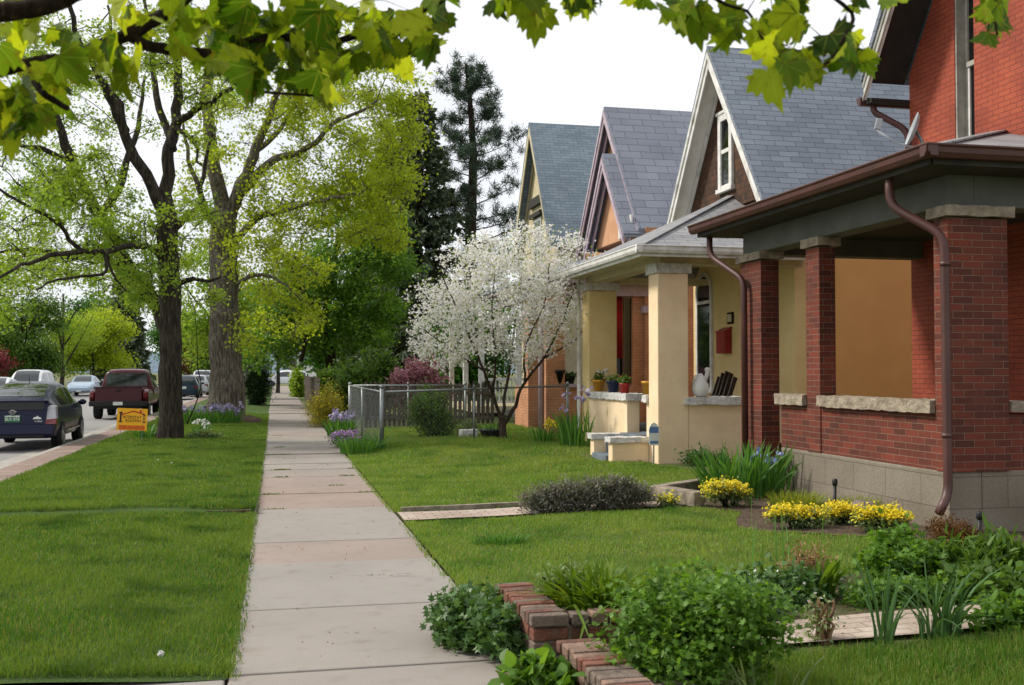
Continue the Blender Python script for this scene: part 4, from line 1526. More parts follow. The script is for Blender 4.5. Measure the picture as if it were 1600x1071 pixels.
def text_mesh(name, body, size, m, parent, mtx, extrude=.001, sx=1.0):
    cu = bpy.data.curves.new(name, 'FONT')
    cu.body = body
    cu.size = size
    cu.align_x = 'CENTER'
    cu.align_y = 'CENTER'
    cu.extrude = extrude
    cu.resolution_u = 3
    ob = bpy.data.objects.new(name + '_tmp', cu)
    COL.objects.link(ob)
    dg = bpy.context.evaluated_depsgraph_get()
    me = bpy.data.meshes.new_from_object(ob.evaluated_get(dg))
    bpy.data.objects.remove(ob)
    me.transform(mtx @ Matrix.Diagonal((sx, 1, 1, 1)))
    me.materials.clear()
    me.materials.append(m)
    o = bpy.data.objects.new(name, me)
    COL.objects.link(o)
    attach(o, parent)
    return o


def car(kind, label, loc, hexc, rz=0, detail=False, met=.1):
    raw, axles, glassr = CARS[kind]
    st = interp(raw)
    p = thing('parked_car', label, 'car', loc, 'cars parked along the street', rz=rz, local=True)
    b = MB()
    n = len(section(st[0]))
    for s in st:
        b.v += [(x, s[0], z) for x, z in section(s)]
    m = len(st)
    b.f = [(i * n + k, i * n + (k + 1) % n, (i + 1) * n + (k + 1) % n, (i + 1) * n + k) for i in range(m - 1) for k in range(n)]
    b.f += [tuple(range(n)), tuple((m - 1) * n + k for k in range(n))]
    bo_ = b.build('body', paint(hexc, met), p, smooth=True)
    bo_.data.set_sharp_from_angle(angle=R(32))
    a = np.array(raw)
    L = a[-1, 0]
    wmax = a[:, 4].max()
    roof = a[:, 3].max()
    # glass: proud of the body by a few millimetres
    def strip(name, ys, ks, off, insets=None, mtl=None):
        g_ = MB()
        rows = []
        for y in ys:
            rows.append([surf(st, y, k) for k in ks])
        for r_ in rows:
            g_.v += [tuple(q) for q in r_]
        kk = len(ks)
        g_.f = [(i * kk + j, i * kk + j + 1, (i + 1) * kk + j + 1, (i + 1) * kk + j) for i in range(len(ys) - 1) for j in range(kk - 1)]
        g_.v = [(x + (off[0] if x > 0 else -off[0]), y + off[1], z + off[2]) for x, y, z in g_.v]
        o = g_.build(name, mtl or M['carglass'], p, smooth=True)
        return o
    ytop = [s[0] for s in raw if s[3] > roof - .04]
    yA, yB = min(ytop), max(ytop)
    rear0 = {'liftback': .40, 'wagon': .14, 'sedan': .85, 'suv': .13}[kind]
    front1 = {'liftback': 3.55, 'wagon': 3.12, 'sedan': 3.4, 'suv': 3.68}[kind]
    ks_top = [7, 8, 9, 10]
    rear1 = {'liftback': 1.5, 'wagon': .46, 'sedan': 1.62, 'suv': .47}[kind]
    wind0 = {'liftback': 2.62, 'wagon': 2.3, 'sedan': 2.5, 'suv': 2.88}[kind]
    strip('rear_window', [rear0 + (rear1 - rear0) * i / 16 for i in range(17)], ks_top, (-.01, -.003, .006))
    strip('windscreen', [wind0 + (front1 - wind0) * i / 16 for i in range(17)], ks_top, (-.01, .003, .006))
    for s in (1, -1):
        g_ = MB()
        ys = [glassr[0] + (glassr[1] - glassr[0]) * i / 14 for i in range(15)]
        lo, hi = [], []
        for y in ys:
            q0, q1 = surf(st, y, 5), surf(st, y, 6)
            lo.append(q0.lerp(q1, .07))
            hi.append(q0.lerp(q1, .9))
        g_.v = [(s * (q.x + .006), q.y, q.z) for q in lo] + [(s * (q.x + .006), q.y, q.z) for q in hi]
        g_.f = [(i, i + 1, 15 + i + 1, 15 + i) for i in range(14) if i not in (6,)]
        o = g_.build('side_window', M['carglass'], p, smooth=True)
    for y in axles:
        for s in (1, -1):
            wl_ = MB()
            r = .40 if kind == 'suv' else .355
            wl_.lathe([(.001, -.02), (r, -.02), (r, .02), (.001, .02)], (s * (wmax - .035), y, r - .04), 24, axis='x')
            o = wl_.build('wheel_arch', M['blackpaint'], p)
            wheel(p, s * (wmax - .09), y, .36 if kind == 'suv' else .315, .21)
    for s in (1, -1):
        tz = raw[2][2]
        tl_ = MB()
        if kind == 'liftback':
            tl_.prism([(s * .872, -.012, .60), (s * .66, -.022, .60), (s * .70, -.012, .95), (s * .74, .03, 1.0), (s * .845, .05, .97)], (s * .006, .2, 0))
            to = tl_.build('tail_light', M['clearlens'], p, bevel=.012)
            MB().prism([(s * .876, -.018, .585), (s * .655, -.028, .585), (s * .668, -.026, .69), (s * .874, -.014, .71)], (s * .006, .19, 0)).build('red_lens', M['tail'], to, bevel=.01)
        else:
            tl_.box(*sorted((s * (wmax - .30), s * (wmax - .06))), .015, .1, tz - .28, tz - .06)
            tl_.build('tail_light', M['tail'], p, bevel=.02)
        hz = raw[-2][2]
        MB().box(*sorted((s * .42, s * (wmax - .17))), L - .28, L - .10, hz - .12, hz + .0).build('headlight', M['head'], p, bevel=.03)
        my = {'liftback': 3.15, 'wagon': 2.85, 'sedan': 3.0, 'suv': 3.3}[kind]
        mq = surf(st, my, 5)
        mm = MB()
        mm.ball((s * (mq.x + .11), my, mq.z + .06), .10, .06, .07, 12, 8)
        mm.bar((s * (mq.x - .04), my, mq.z + .01), (s * (mq.x + .06), my, mq.z + .04), .05, .04)
        mm.build('mirror', paint(hexc, met) if kind != 'wagon' else M['blackpaint'], p, smooth=True)
    MB().box(-wmax * .5, wmax * .5, L - .06, L - .012, .42, .52).build('grille', M['blackpaint'], p, bevel=.01)
    MB().box(-wmax * .72, wmax * .72, -.012, .06, .30, .40).build('rear_valance', M['blackpaint'], p, bevel=.015)
    if not detail:
        MB().box(-.16, .16, -.004, .05, raw[1][2] - .19, raw[1][2] - .05).build('licence_plate', M['platewhite'], p)
        MB().box(-.16, .16, L - .03, L + .006, .33, .42).build('licence_plate', M['platewhite'], p)
    return p, st


# nearest: dark blue liftback, seen from behind
KX = -5.46
pc, st = car('liftback', 'dark blue liftback car with green licence plate nearest on the road', (KX, 24.4, -.13), '080d30', rz=R(1.2), detail=True, met=0)
TX = Matrix.Rotation(R(90), 4, 'X')
b = MB()
b.box(-.70, .70, .06, .16, 1.06, 1.10)
b.build('rear_spoiler', paint('080d30', 0), pc, bevel=.02)
b = MB().prism([(-.62, .0, .90), (.62, .0, .90), (.62, .075, 1.06), (-.62, .075, 1.06)], (0, -.015, 0))
b.build('lower_window', M['blackpaint'], pc)
b = MB()
b.prism([(-.82, -.06, .36), (.82, -.06, .36), (.84, -.03, .585), (-.84, -.03, .585)], (0, .09, 0))
b.build('bumper', paint('080d30', 0), pc, bevel=.03)
pl = MB().box(-.155, .155, -.022, .03, .635, .785).build('licence_plate', M['plate'], pc, bevel=.006)
text_mesh('plate_number', 'BLK\u00b7876', .098, M['platewhite'], pl, Matrix.Translation((0, -.024, .703)) @ TX, sx=.86)
MB().prism([(-.15, -.0225, .755), (.15, -.0225, .755), (.15, -.0225, .772), (.08, -.0225, .779), (.02, -.0225, .768), (-.05, -.0225, .781), (-.15, -.0225, .77)], (0, -.001, 0)).build('plate_mountains', M['platewhite'], pl)
em = MB()
for rx, rz, cz in ((.07, .045, .85), (.028, .043, .85), (.05, .02, .862)):
    em.tube([(rx * math.cos(a), -.012, cz + rz * math.sin(a)) for a in [2 * math.pi * k / 20 for k in range(21)]], .007, 6)
em.build('emblem', M['chrome'], pc)
b = MB().prism([(.40, -.01, .70), (.58, -.01, .70), (.55, -.01, .74), (.52, -.01, .74), (.50, -.01, .775), (.47, -.01, .745), (.43, -.01, .74)], (0, -.004, 0))
b.build('white_sticker', M['platewhite'], pc)
text_mesh('small_badge', 'HYBRID', .045, M['platewhite'], pc, Matrix.Translation((.52, -.016, .65)) @ TX)
b = MB().tube([(0, 1.75, 1.47), (0, 1.62, 1.66)], [.008, .003], 6)
b.build('antenna', M['blackpaint'], pc)
b = MB()
for s in (1, -1):
    for y in (1.55, 2.45):
        b.bar((s * .868, y - .09, .80), (s * .868, y + .09, .80), .02, .03)
b.build('door_handle', paint('080d30', 0), pc, bevel=.005)
MB().bar((.875, .9 + .5, .40), (.875, 3.1, .40), .02, .03).build('door_moulding', M['chrome'], pc)

# maroon pickup, step side
pk = thing('pickup_truck', 'maroon pickup truck with rounded bed sides, parked ahead of the blue liftback', 'pickup truck', (-5.42, 39.6, -.13), 'cars parked along the street', local=True)
mar = paint('450c12', 0)
b = MB()
b.box(-.80, .80, .18, 2.2, .52, 1.12)
b.build('bed', mar, pk, bevel=.03)
b = MB()
b.prism([(-.79, .13, .62), (.79, .13, .62), (.79, .15, 1.14), (-.79, .15, 1.14)], (0, .06, 0))
tg = b.build('tailgate', mar, pk, bevel=.02)
MB().box(-.08, .08, .11, .135, 1.0, 1.06).build('handle', M['blackpaint'], tg, bevel=.01)
MB().box(-.80, .80, .145, .21, 1.14, 1.17).build('cap_rail', M['blackpaint'], tg, bevel=.01)
for s in (1, -1):
    b = MB()
    pts = [(s * .80, y_, z_) for y_, z_ in ((.28, .55), (.24, .80), (.32, 1.0), (.6, 1.08), (1.25, 1.08), (1.75, 1.0), (2.0, .8), (2.1, .55))]
    b.prism(pts, (s * .2, 0, 0))
    b.build('fender', mar, pk, bevel=.07)
    MB().box(*sorted((s * .83, s * .96)), .18, .24, .78, .98).build('tail_light', M['tail'], pk, bevel=.02)
b = MB()
b.prism([(-.97, .0, .48), (.97, .0, .48), (.97, 0, .66), (-.97, 0, .66)], (0, .14, 0))
b.build('rear_bumper', M['blackpaint'], pk, bevel=.03)
pl = MB().box(-.16, .16, -.008, .02, .52, .64).build('licence_plate', M['platewhite'], pk)
cs = interp([(2.25, .5, 1.12, 1.14, .95, .85), (2.3, .46, 1.14, 1.35, .96, .82), (2.42, .45, 1.14, 1.72, .97, .74), (2.7, .45, 1.13, 1.80, .97, .72), (3.4, .45, 1.12, 1.79, .97, .72),
             (3.75, .45, 1.12, 1.60, .97, .75), (4.2, .45, 1.1, 1.18, .97, .82), (5.0, .48, 1.04, 1.1, .95, .82), (5.4, .52, .92, .95, .9, .78), (5.5, .56, .8, .82, .8, .7)])
b = MB()
n = 18
for s in cs:
    b.v += [(x, s[0], z) for x, z in section(s)]
b.f = [(i * n + k, i * n + (k + 1) % n, (i + 1) * n + (k + 1) % n, (i + 1) * n + k) for i in range(len(cs) - 1) for k in range(n)] + [tuple(range(n)), tuple((len(cs) - 1) * n + k for k in range(n))]
b.build('cab', mar, pk, smooth=True)
b = MB()
ysr = [2.30, 2.34, 2.38, 2.41, 2.44]
for y in ysr:
    b.v += [tuple(surf(cs, y, k) + Vector((0, -.02, .004))) for k in (6, 7, 8, 9, 10, 11)]
b.v = []
b.f = []
b.prism([(-.76, 2.278, 1.17), (.76, 2.278, 1.17), (.70, 2.39, 1.66), (-.70, 2.39, 1.66)], (0, -.02, 0))
rw = b.build('rear_window', M['carglass'], pk, bevel=.02)
for s in (1, -1):
    b = MB()
    for y in (2.55, 2.9, 3.3, 3.6, 3.95):
        q0, q1 = surf(cs, y, 5), surf(cs, y, 6)
        for q in (q0.lerp(q1, .08), q0.lerp(q1, .9)):
            b.v.append((s * (q.x + .007), q.y, q.z))
    b.f = [(2 * i, 2 * i + 1, 2 * i + 3, 2 * i + 2) for i in range(4)]
    b.build('side_window', M['carglass'], pk)
    b = MB().ball((s * 1.1, 3.75, 1.25), .1, .06, .12)
    b.bar((s * .95, 3.75, 1.18), (s * 1.08, 3.75, 1.22), .05, .04)
    b.build('mirror', M['blackpaint'], pk, smooth=True)
    for y in (1.2, 4.55):
        wheel(pk, s * .83, y, .37, .25)
        if y > 2:
            MB().lathe([(.001, -.02), (.43, -.02), (.43, .02), (.001, .02)], (s * .95, y, .42), 24, axis='x').build('wheel_arch', M['blackpaint'], pk)
MB().box(-.75, .75, .4, 5.2, .38, .5).build('chassis', M['blackpaint'], pk)

# the rest of the parked row, this side of the street
car('wagon', 'dark teal hatchback parked on the near side beyond the first tree trunk', (-5.3, 65.5, -.13), '1f3340')
car('wagon', 'silver hatchback parked just beyond the dark teal hatchback', (-5.15, 73.0, -.13), 'a9adb0')
car('sedan', 'black sedan parked third beyond the first tree trunk on the near side', (-5.1, 80.5, -.13), '1c1e20')
car('suv', 'white van like car far down the near side of the street', (-6.2, 96, -.13), 'd8dadb', met=.05)
# across the street, facing us
PI = math.pi
car('sedan', 'white sedan half cut off by the left picture edge', (-13.05, 50.5, -.13), 'd5d8da', PI, met=.05)
car('sedan', 'white sedan whose roof shows just above the blue liftback', (-13.05, 57.5, -.13), 'dcdedf', PI, met=.05)
car('suv', 'white four wheel drive car parked behind the white sedans', (-13.1, 65.0, -.13), 'd3d5d6', PI, met=.05)
car('sedan', 'silver blue sedan parked facing us across the street left of the pickup', (-12.95, 81.0, -.13), '9fb0c0', PI)
car('sedan', 'pale grey sedan parked facing us just left of the maroon pickup roof', (-13.0, 96.0, -.13), 'b9bec2', PI)
car('suv', 'white car parked facing us, seen over the right edge of the maroon pickup', (-13.0, 108.0, -.13), 'd6d8d9', PI, met=.05)
car('suv', 'white four wheel drive car crossing at the far end of the sidewalk', (3.5, 116.5, -.13), 'd6d9db', R(90), met=.05)

# ------------------------------------------------------------------ yard sign on the verge
sg = thing('yard_sign', 'orange roofing company sign on wire legs at the edge of the verge', 'sign', (-3.0, 24, 0))
sgm = Matrix.Translation((-2.99, 24.0, .56)) @ Matrix.Rotation(R(3), 4, 'Y')
M['signy'] = mat('sign_orange_yellow', 'f2b01a', 'ecaa16', rough=.5, bstr=0)
M['signb'] = mat('sign_black_ink', '1c1512', '1a1411', rough=.6, bstr=0)
M['signr'] = mat('sign_red_ink', 'b4281c', 'aa2418', rough=.6, bstr=0)
M['signo'] = mat('sign_orange_ink', 'e07a1a', 'd87417', rough=.6, bstr=0)


def sgbox(x0, x1, z0, z1, y0, y1):
    b = MB().box(x0, x1, y0, y1, z0, z1)
    b.v = [tuple(sgm @ Vector(v)) for v in b.v]
    return b


panel = sgbox(-.31, .31, -.235, .235, 0, .006).build('panel', M['signy'], sg)
sgbox(-.27, .27, -.225, -.125, -.0025, 0).build('number_band', M['signo'], panel)
b = MB()
b.prism([(-.235, 0, .10), (.02, 0, .195), (.02, 0, .165), (-.235, 0, .075)], (0, -.003, 0))
b.prism([(.02, 0, .195), (.25, 0, .13), (.25, 0, .105), (.02, 0, .165)], (0, -.003, 0))
b.prism([(.15, 0, .21), (.185, 0, .21), (.185, 0, .13), (.15, 0, .14)], (0, -.002, 0))
b.v = [tuple(sgm @ Vector(v)) for v in b.v]
b.build('roof_drawing', M['signr'], panel)
SX = sgm @ Matrix.Translation((0, -.003, 0)) @ TX
text_mesh('lettering', 'I', .30, M['signb'], panel, SX @ Matrix.Translation((-.235, .04, 0)), sx=1.1)
b = MB().box(-.275, -.195, -.004, 0, .125, .145).box(-.275, -.195, -.004, 0, -.065, -.045).box(.215, .275, -.004, 0, .10, .113).box(.215, .275, -.004, 0, -.063, -.05)
b.v = [tuple(sgm @ Vector(v)) for v in b.v]
b.build('serif', M['signb'], panel)
text_mesh('lettering', 'NTERSTAT', .088, M['signb'], panel, SX @ Matrix.Translation((.0, .045, 0)), sx=.9)
text_mesh('lettering', 'ROOFIN', .088, M['signb'], panel, SX @ Matrix.Translation((.02, -.03, 0)), sx=.95)
text_mesh('lettering', 'E', .10, M['signb'], panel, SX @ Matrix.Translation((.245, .06, 0)), sx=.8)
text_mesh('lettering', 'G', .10, M['signb'], panel, SX @ Matrix.Translation((.245, -.02, 0)), sx=.8)
text_mesh('lettering', '720\u00b7353\u00b70333', .098, M['signr'], panel, SX @ Matrix.Translation((0, -.175, 0)), sx=.95, extrude=.002)
b = MB()
for x in (-.22, .22):
    b.tube([sgm @ Vector((x, .003, .2)), sgm @ Vector((x, .003, -.62))], .005, 6)
    b.build('wire_leg', M['metal'], sg)
    b = MB()

# small blue security sign by the yellow house
ss = thing('stake_sign', 'small blue and white security sign on a stake beside the yellow pillar', 'sign', (5.98, 16.25, 0))
MB().tube([(5.98, 16.25, -.1), (5.98, 16.25, .62)], .012, 8).build('stake', M['metal'], ss)
b = MB().prism([(5.90, 16.23, .40), (6.06, 16.23, .40), (6.07, 16.23, .66), (6.03, 16.23, .74), (5.98, 16.23, .77), (5.93, 16.23, .74), (5.89, 16.23, .66)], (0, .012, 0))
pn_ = b.build('panel', M['platewhite'], ss)
M['signblue'] = mat('sign_blue_ink', '5d7fae', '557aa8', rough=.5, bstr=0)
MB().box(5.905, 6.055, 16.227, 16.23, .60, .70).box(5.91, 6.05, 16.227, 16.23, .43, .47).build('blue_print', M['signblue'], pn_)

# ------------------------------------------------------------------ fences
M['wire'] = mat('dull_galvanised_wire', '5f6464', '4c5151', rough=.6, metal=.3, bstr=0)
cf = thing('chain_link_fence', 'galvanised chain link fence along the sidewalk and round the orange yard', 'fence', (2.02, 20.7, .1))
A, Bp, Cp = Vector((2.03, 20.7, .06)), Vector((6.2, 22.2, .15)), Vector((1.86, 27.2, .1))
D_ = Vector((4.8, 27.0, .1))
FH = 1.15


def post(x, y, z0, h, r):
    b = MB().tube([(x, y, z0 - .1), (x, y, z0 + h)], r, 12)
    b.lathe([(r * 1.15, 0), (r * 1.2, .03), (r * .7, .06), (.002, .075)], (x, y, z0 + h), 12)
    b.build('fence_post', M['metal'], cf, smooth=True)


post(A.x, A.y, A.z, FH + .06, .045)
for p_, r in ((A.lerp(Bp, .47), .024), (Bp, .03), (A.lerp(Cp, .55), .024), (Cp, .04), (Cp.lerp(D_, .5), .024), (D_, .03)):
    post(p_.x, p_.y, p_.z, FH, r)
for a, b__ in ((A, Bp), (A, Cp), (Cp, D_)):
    MB().tube([a + Vector((0, 0, FH - .02)), b__ + Vector((0, 0, FH - .02))], .021, 10).build('top_rail', M['metal'], cf, smooth=True)
    d = b__ - a
    Lh = Vector((d.x, d.y, 0)).length
    h = FH - .05
    pit = .085
    ms = MB()
    k = -h
    while k < Lh:
        for s in (0, 1):
            x0, x1, z0, z1 = k, k + h, (0, h)[s], (h, 0)[s]
            ca, cb = max(0, x0), min(Lh, x1)
            if cb - ca > .02:
                za = z0 + (z1 - z0) * (ca - x0) / h
                zb = z0 + (z1 - z0) * (cb - x0) / h
                q0 = a + d * (ca / Lh) + Vector((0, .004 * (1 - 2 * s), .02 + za))
                q1 = a + d * (cb / Lh) + Vector((0, .004 * (1 - 2 * s), .02 + zb))
                ms.tube([q0, q1], .0014, 3, caps=False)
        k += pit
    ms.build('wire_mesh', M['wire'], cf)


def picket_fence(name, label, a, b__, h, wd, gap, m, pointed=True, group=None):
    f = thing(name, label, 'fence', a, group)
    a, b__ = Vector(a), Vector(b__)
    d = (b__ - a)
    L = d.length
    d.normalize()
    nrm = d.cross(Vector((0, 0, 1)))
    k = 0
    while k < L:
        p = a + d * k
        hh = h * rnd.uniform(.97, 1.03)
        b = MB()
        pts = [p, p + d * wd, p + d * wd + Vector((0, 0, hh - (.07 if pointed else 0)))]
        if pointed:
            pts.append(p + d * wd / 2 + Vector((0, 0, hh)))
        pts.append(p + Vector((0, 0, hh - (.07 if pointed else 0))))
        b.prism(pts, nrm * .018)
        b.build('picket', m, f)
        k += wd + gap
    for z in (.25, h * .75):
        MB().bar(a + Vector((0, 0, z)) + nrm * .045, b__ + Vector((0, 0, z)) + nrm * .045, .04, .09).build('rail', m, f)
    return f


picket_fence('picket_fence', 'weathered grey picket fence with pointed tops behind the chain link fence', (2.3, 28.2, .1), (5.7, 28.0, .1), 1.22, .09, .035, M['greywood'])
picket_fence('board_fence', 'dark board fence beside the sidewalk beyond the forsythia', (1.62, 40, .02), (1.55, 58, .02), 1.3, .16, .02, M['darkfence'], False)
picket_fence('cross_fence', 'dark board fence running back from the sidewalk beneath the dark green tree', (1.75, 46.5, .05), (6.5, 46.0, .05), 1.7, .16, .01, M['darkfence'], False)

# ------------------------------------------------------------------ brick planters by the sidewalk
bpw = thing('brick_planter', 'raised red brick planter corner at the sidewalk edge with day lilies on top', 'planter', (1.34, 5.5, 0), 'brick planters at the entrance path')
M['oldbrick'] = [mat('old_brick_' + n_, c1, c2, rough=.9, scale=14, bscale=40, bstr=.8, bdist=.012, stain=('6d5f55', 9)) for n_, c1, c2 in
                 (('rose', '825545', '6b4437'), ('brown', '6e4c3f', '593c31'), ('dusty', '917768', '785f52'), ('grey', '7a6b60', '61554b'))]
M['mortar'] = mat('old_mortar', '8d8378', '6d645b', rough=1, scale=20, bscale=60, bstr=.8, bdist=.01)


def brick(p, x0, x1, y0, y1, z0, z1):
    j = lambda: rnd.uniform(-.005, .005)
    MB().box(x0 + j(), x1 + j(), y0 + j() * .4, y1 + j() * .4, z0, z1 + j()).build('brick', rnd.choice(M['oldbrick']), p, bevel=.009, cuts=2, rough=.006)


y = 5.50
while y < 6.42:                                      # soldier cap along the sidewalk
    brick(bpw, 1.33, 1.545, y, y + .062, .235, .30)
    y += .072
x = 1.545
brick(bpw, x + .012, x + .115, 5.5, 5.6, .235, .30)
brick(bpw, x + .127, x + .225, 5.5, 5.6, .235, .30)
brick(bpw, x + .237, x + .335, 5.5, 5.6, .235, .30)
brick(bpw, x + .347, x + .445, 5.5, 5.6, .235, .30)
for row in range(3):
    z0 = .16 - row * .075
    x = 1.35 + (.0 if row % 2 else .0)
    L_ = [.21, .10, .21, .12] if row % 2 == 0 else [.10, .21, .21, .12]
    for l in L_:
        brick(bpw, x, x + l - .012, 5.515, 5.61, z0, z0 + .066)
        x += l
    y = 5.63
    while y < 6.4:
        brick(bpw, 1.35, 1.45, y, y + .2, z0, z0 + .066)
        y += .212
MB().box(1.365, 1.98, 5.53, 6.41, -.1, .228).build('mortar', M['mortar'], bpw)
MB().box(1.55, 1.97, 5.605, 6.4, .228, .262).build('soil', M['soil'], bpw, cuts=4, rough=.012)

lpw = thing('brick_planter', 'lower brick planter edge of upright bricks in front of the raised planter', 'planter', (1.45, 4.6, 0), 'brick planters at the entrance path')
y = 5.30
while y > 4.2:
    brick(lpw, 1.42, 1.64, y - .065, y, .16, .225)
    y -= .074
for row in range(2):
    y = 5.29
    while y > 4.2:
        brick(lpw, 1.44, 1.54, y - .2, y, .085 - row * .075, .15 - row * .075)
        y -= .212
MB().box(1.455, 1.9, 4.2, 5.27, -.1, .152).build('mortar', M['mortar'], lpw)
ps = MB().box(1.20, 1.36, 5.42, 5.62, -.02, .05)
o = ps.build('paving_brick', M['oldbrick'][2], None, bevel=.01, cuts=2, rough=.006)
tag(o, 'loose dusty paving brick lying at the foot of the raised brick planter', 'brick')

tm = thing('timber_edging', 'weathered landscape timber at the corner of the flower bed', 'timber edging', (4.45, 11.5, 0))
MB().bar((4.42, 11.95, .16), (4.66, 11.18, .16), .17, .17).build('timber', M['oldwood'], tm, bevel=.012, cuts=3, rough=.006)
MB().bar((4.47, 12.05, .155), (6.0, 13.2, .15), .15, .15).build('timber', M['oldwood'], tm, bevel=.012, cuts=3, rough=.006)
MB().bar((1.72, 24.0, .08), (1.74, 27.0, .08), .14, .16).build('timber', M['oldwood'], None, bevel=.012)
tag(bpy.context.scene.objects['timber.002'], 'pale timber edging beside the far sidewalk below the purple irises', 'timber edging')

ro = MB().ball((5.82, 9.72, .16), .17, .13, .14, 18, 12).build('rock', M['rock'], None, smooth=True, rough=.03)
tag(ro, 'pinkish grey rock among yellow flowers by the foundation', 'rock')
for x, y, h, lb in ((5.62, 9.95, .42, 'black sprinkler post left of the pinkish rock'), (6.02, 8.2, .30, 'black sprinkler post right of the downpipe by the pillar base')):
    sp = thing('sprinkler_post', lb, 'sprinkler', (x, y, .05), 'sprinkler posts in the flower bed')
    MB().tube([(x, y, .0), (x + .01, y, h)], .017, 10).build('riser', M['black'], sp, smooth=True)
    MB().lathe([(.02, 0), (.027, .01), (.027, .06), (.018, .07)], (x + .01, y, h), 12).build('nozzle', M['black'], sp, smooth=True)

# ------------------------------------------------------------------ trees
class Tree:
    """trunk and limbs given as polylines, then twigs that grow out of the nearest wood to each leaf cluster"""

    def __init__(s, seed=1):
        s.mb = MB()
        s.pts = []
        s.r = random.Random(seed)
        s.cl = []

    def limb(s, pts, r0, r1, n=9, wob=.0, flare=0):
        pts = [Vector(p) for p in pts]
        out = []
        for i in range(len(pts) - 1):                     # smooth the polyline
            p0, p1, p2, p3 = pts[max(i - 1, 0)], pts[i], pts[i + 1], pts[min(i + 2, len(pts) - 1)]
            for k in range(4):
                q = k / 4
                c = .5 * ((2 * p1) + (-p0 + p2) * q + (2 * p0 - 5 * p1 + 4 * p2 - p3) * q * q + (-p0 + 3 * p1 - 3 * p2 + p3) * q ** 3)
                out.append(c)
        out.append(pts[-1])
        out = [p + Vector((s.r.gauss(0, wob), s.r.gauss(0, wob), s.r.gauss(0, wob * .5))) if 0 < i else p for i, p in enumerate(out)]
        m = len(out)
        rs = [r0 + (r1 - r0) * i / (m - 1) for i in range(m)]
        if flare:
            for i in range(m):
                h = (out[i] - out[0]).length
                rs[i] *= 1 + flare * math.exp(-h / (r0 * 1.6))
        rs = [x * s.r.uniform(.95, 1.06) for x in rs]
        s.mb.tube(out, rs, n)
        s.pts += out[1:]
        return out

    def cluster(s, p):
        s.cl.append(Vector(p))

    def grow(s, r0=.006, k=.011, sag=.12, n=4, maxr=.06):
        """join every cluster to the wood; nearer ones first so that twigs branch off twigs"""
        P = np.array([tuple(p) for p in s.pts])
        left = np.array([tuple(p) for p in s.cl])
        dist = np.full(len(left), 1e9)
        arg = np.zeros(len(left), dtype=int)
        for i in range(0, len(P), 400):
            d = np.linalg.norm(left[:, None] - P[None, i:i + 400], axis=2)
            a = d.argmin(1)
            mm = d[np.arange(len(left)), a]
            u = mm < dist
            dist[u] = mm[u]
            arg[u] = a[u] + i
        done = np.zeros(len(left), bool)
        allp = list(s.pts)
        for _ in range(len(left)):
            dd = np.where(done, 1e9, dist)
            j = int(dd.argmin())
            done[j] = True
            a, b = allp[arg[j]], Vector(left[j])
            L = (b - a).length
            if L < 1e-3:
                continue
            rr = min(maxr, r0 + k * L)
            off = Vector((s.r.gauss(0, .1), s.r.gauss(0, .1), sag + s.r.gauss(0, .08))) * L
            seg = max(2, min(6, int(L / .35) + 1))
            path = [a.lerp(b, q / seg) + off * (4 * (q / seg) * (1 - q / seg)) * .5 for q in range(seg + 1)]
            s.mb.tube(path, [rr * (1 - .7 * q / seg) for q in range(seg + 1)], n, caps=False)
            new = path[1:]
            i0 = len(allp)
            allp += new
            N = np.array([tuple(p) for p in new])
            d = np.linalg.norm(left[:, None] - N[None], axis=2)
            a_ = d.argmin(1)
            mm = d[np.arange(len(left)), a_]
            u = mm < dist * .92
            dist[u] = mm[u]
            arg[u] = a_[u] + i0

    def twigs(s, k, L, rad=.005):
        """fine bare twigs spreading through every cluster"""
        for c in s.cl:
            for _ in range(k):
                d = Vector((s.r.gauss(0, 1), s.r.gauss(0, 1), s.r.gauss(.1, .6))).normalized() * L * s.r.uniform(.5, 1.2)
                s.mb.tube([c, c + d * .5 + Vector((0, 0, L * .08)), c + d], [rad, rad * .7, rad * .3], 3, caps=False)

    def leafpts(s, per, sig, flat=.75):
        out = []
        for c in s.cl:
            m = max(1, int(per * s.r.uniform(.5, 1.5)))
            q = rng.normal(size=(m, 3)) * sig * s.r.uniform(.7, 1.25)
            q[:, 2] *= flat
            out.append(q + np.array(c))
        return np.concatenate(out)


def ellipse_pts(t, cu, cv, ru, rv, Y, n, dy=1.5, hollow=.0, r=None):
    """n leaf clusters filling a rounded mass at real distance Y whose outline falls on an ellipse of the photo"""
    r = r or t.r
    for _ in range(n):
        while True:
            a, b, c = r.uniform(-1, 1), r.uniform(-1, 1), r.uniform(-1, 1)
            q = a * a + b * b + c * c
            if hollow <= q <= 1:
                break
        t.cluster(at(cu + a * ru, cv + b * rv, Y=Y + c * dy))


def A(u, v, Y):
    return at(u, v, Y=Y)


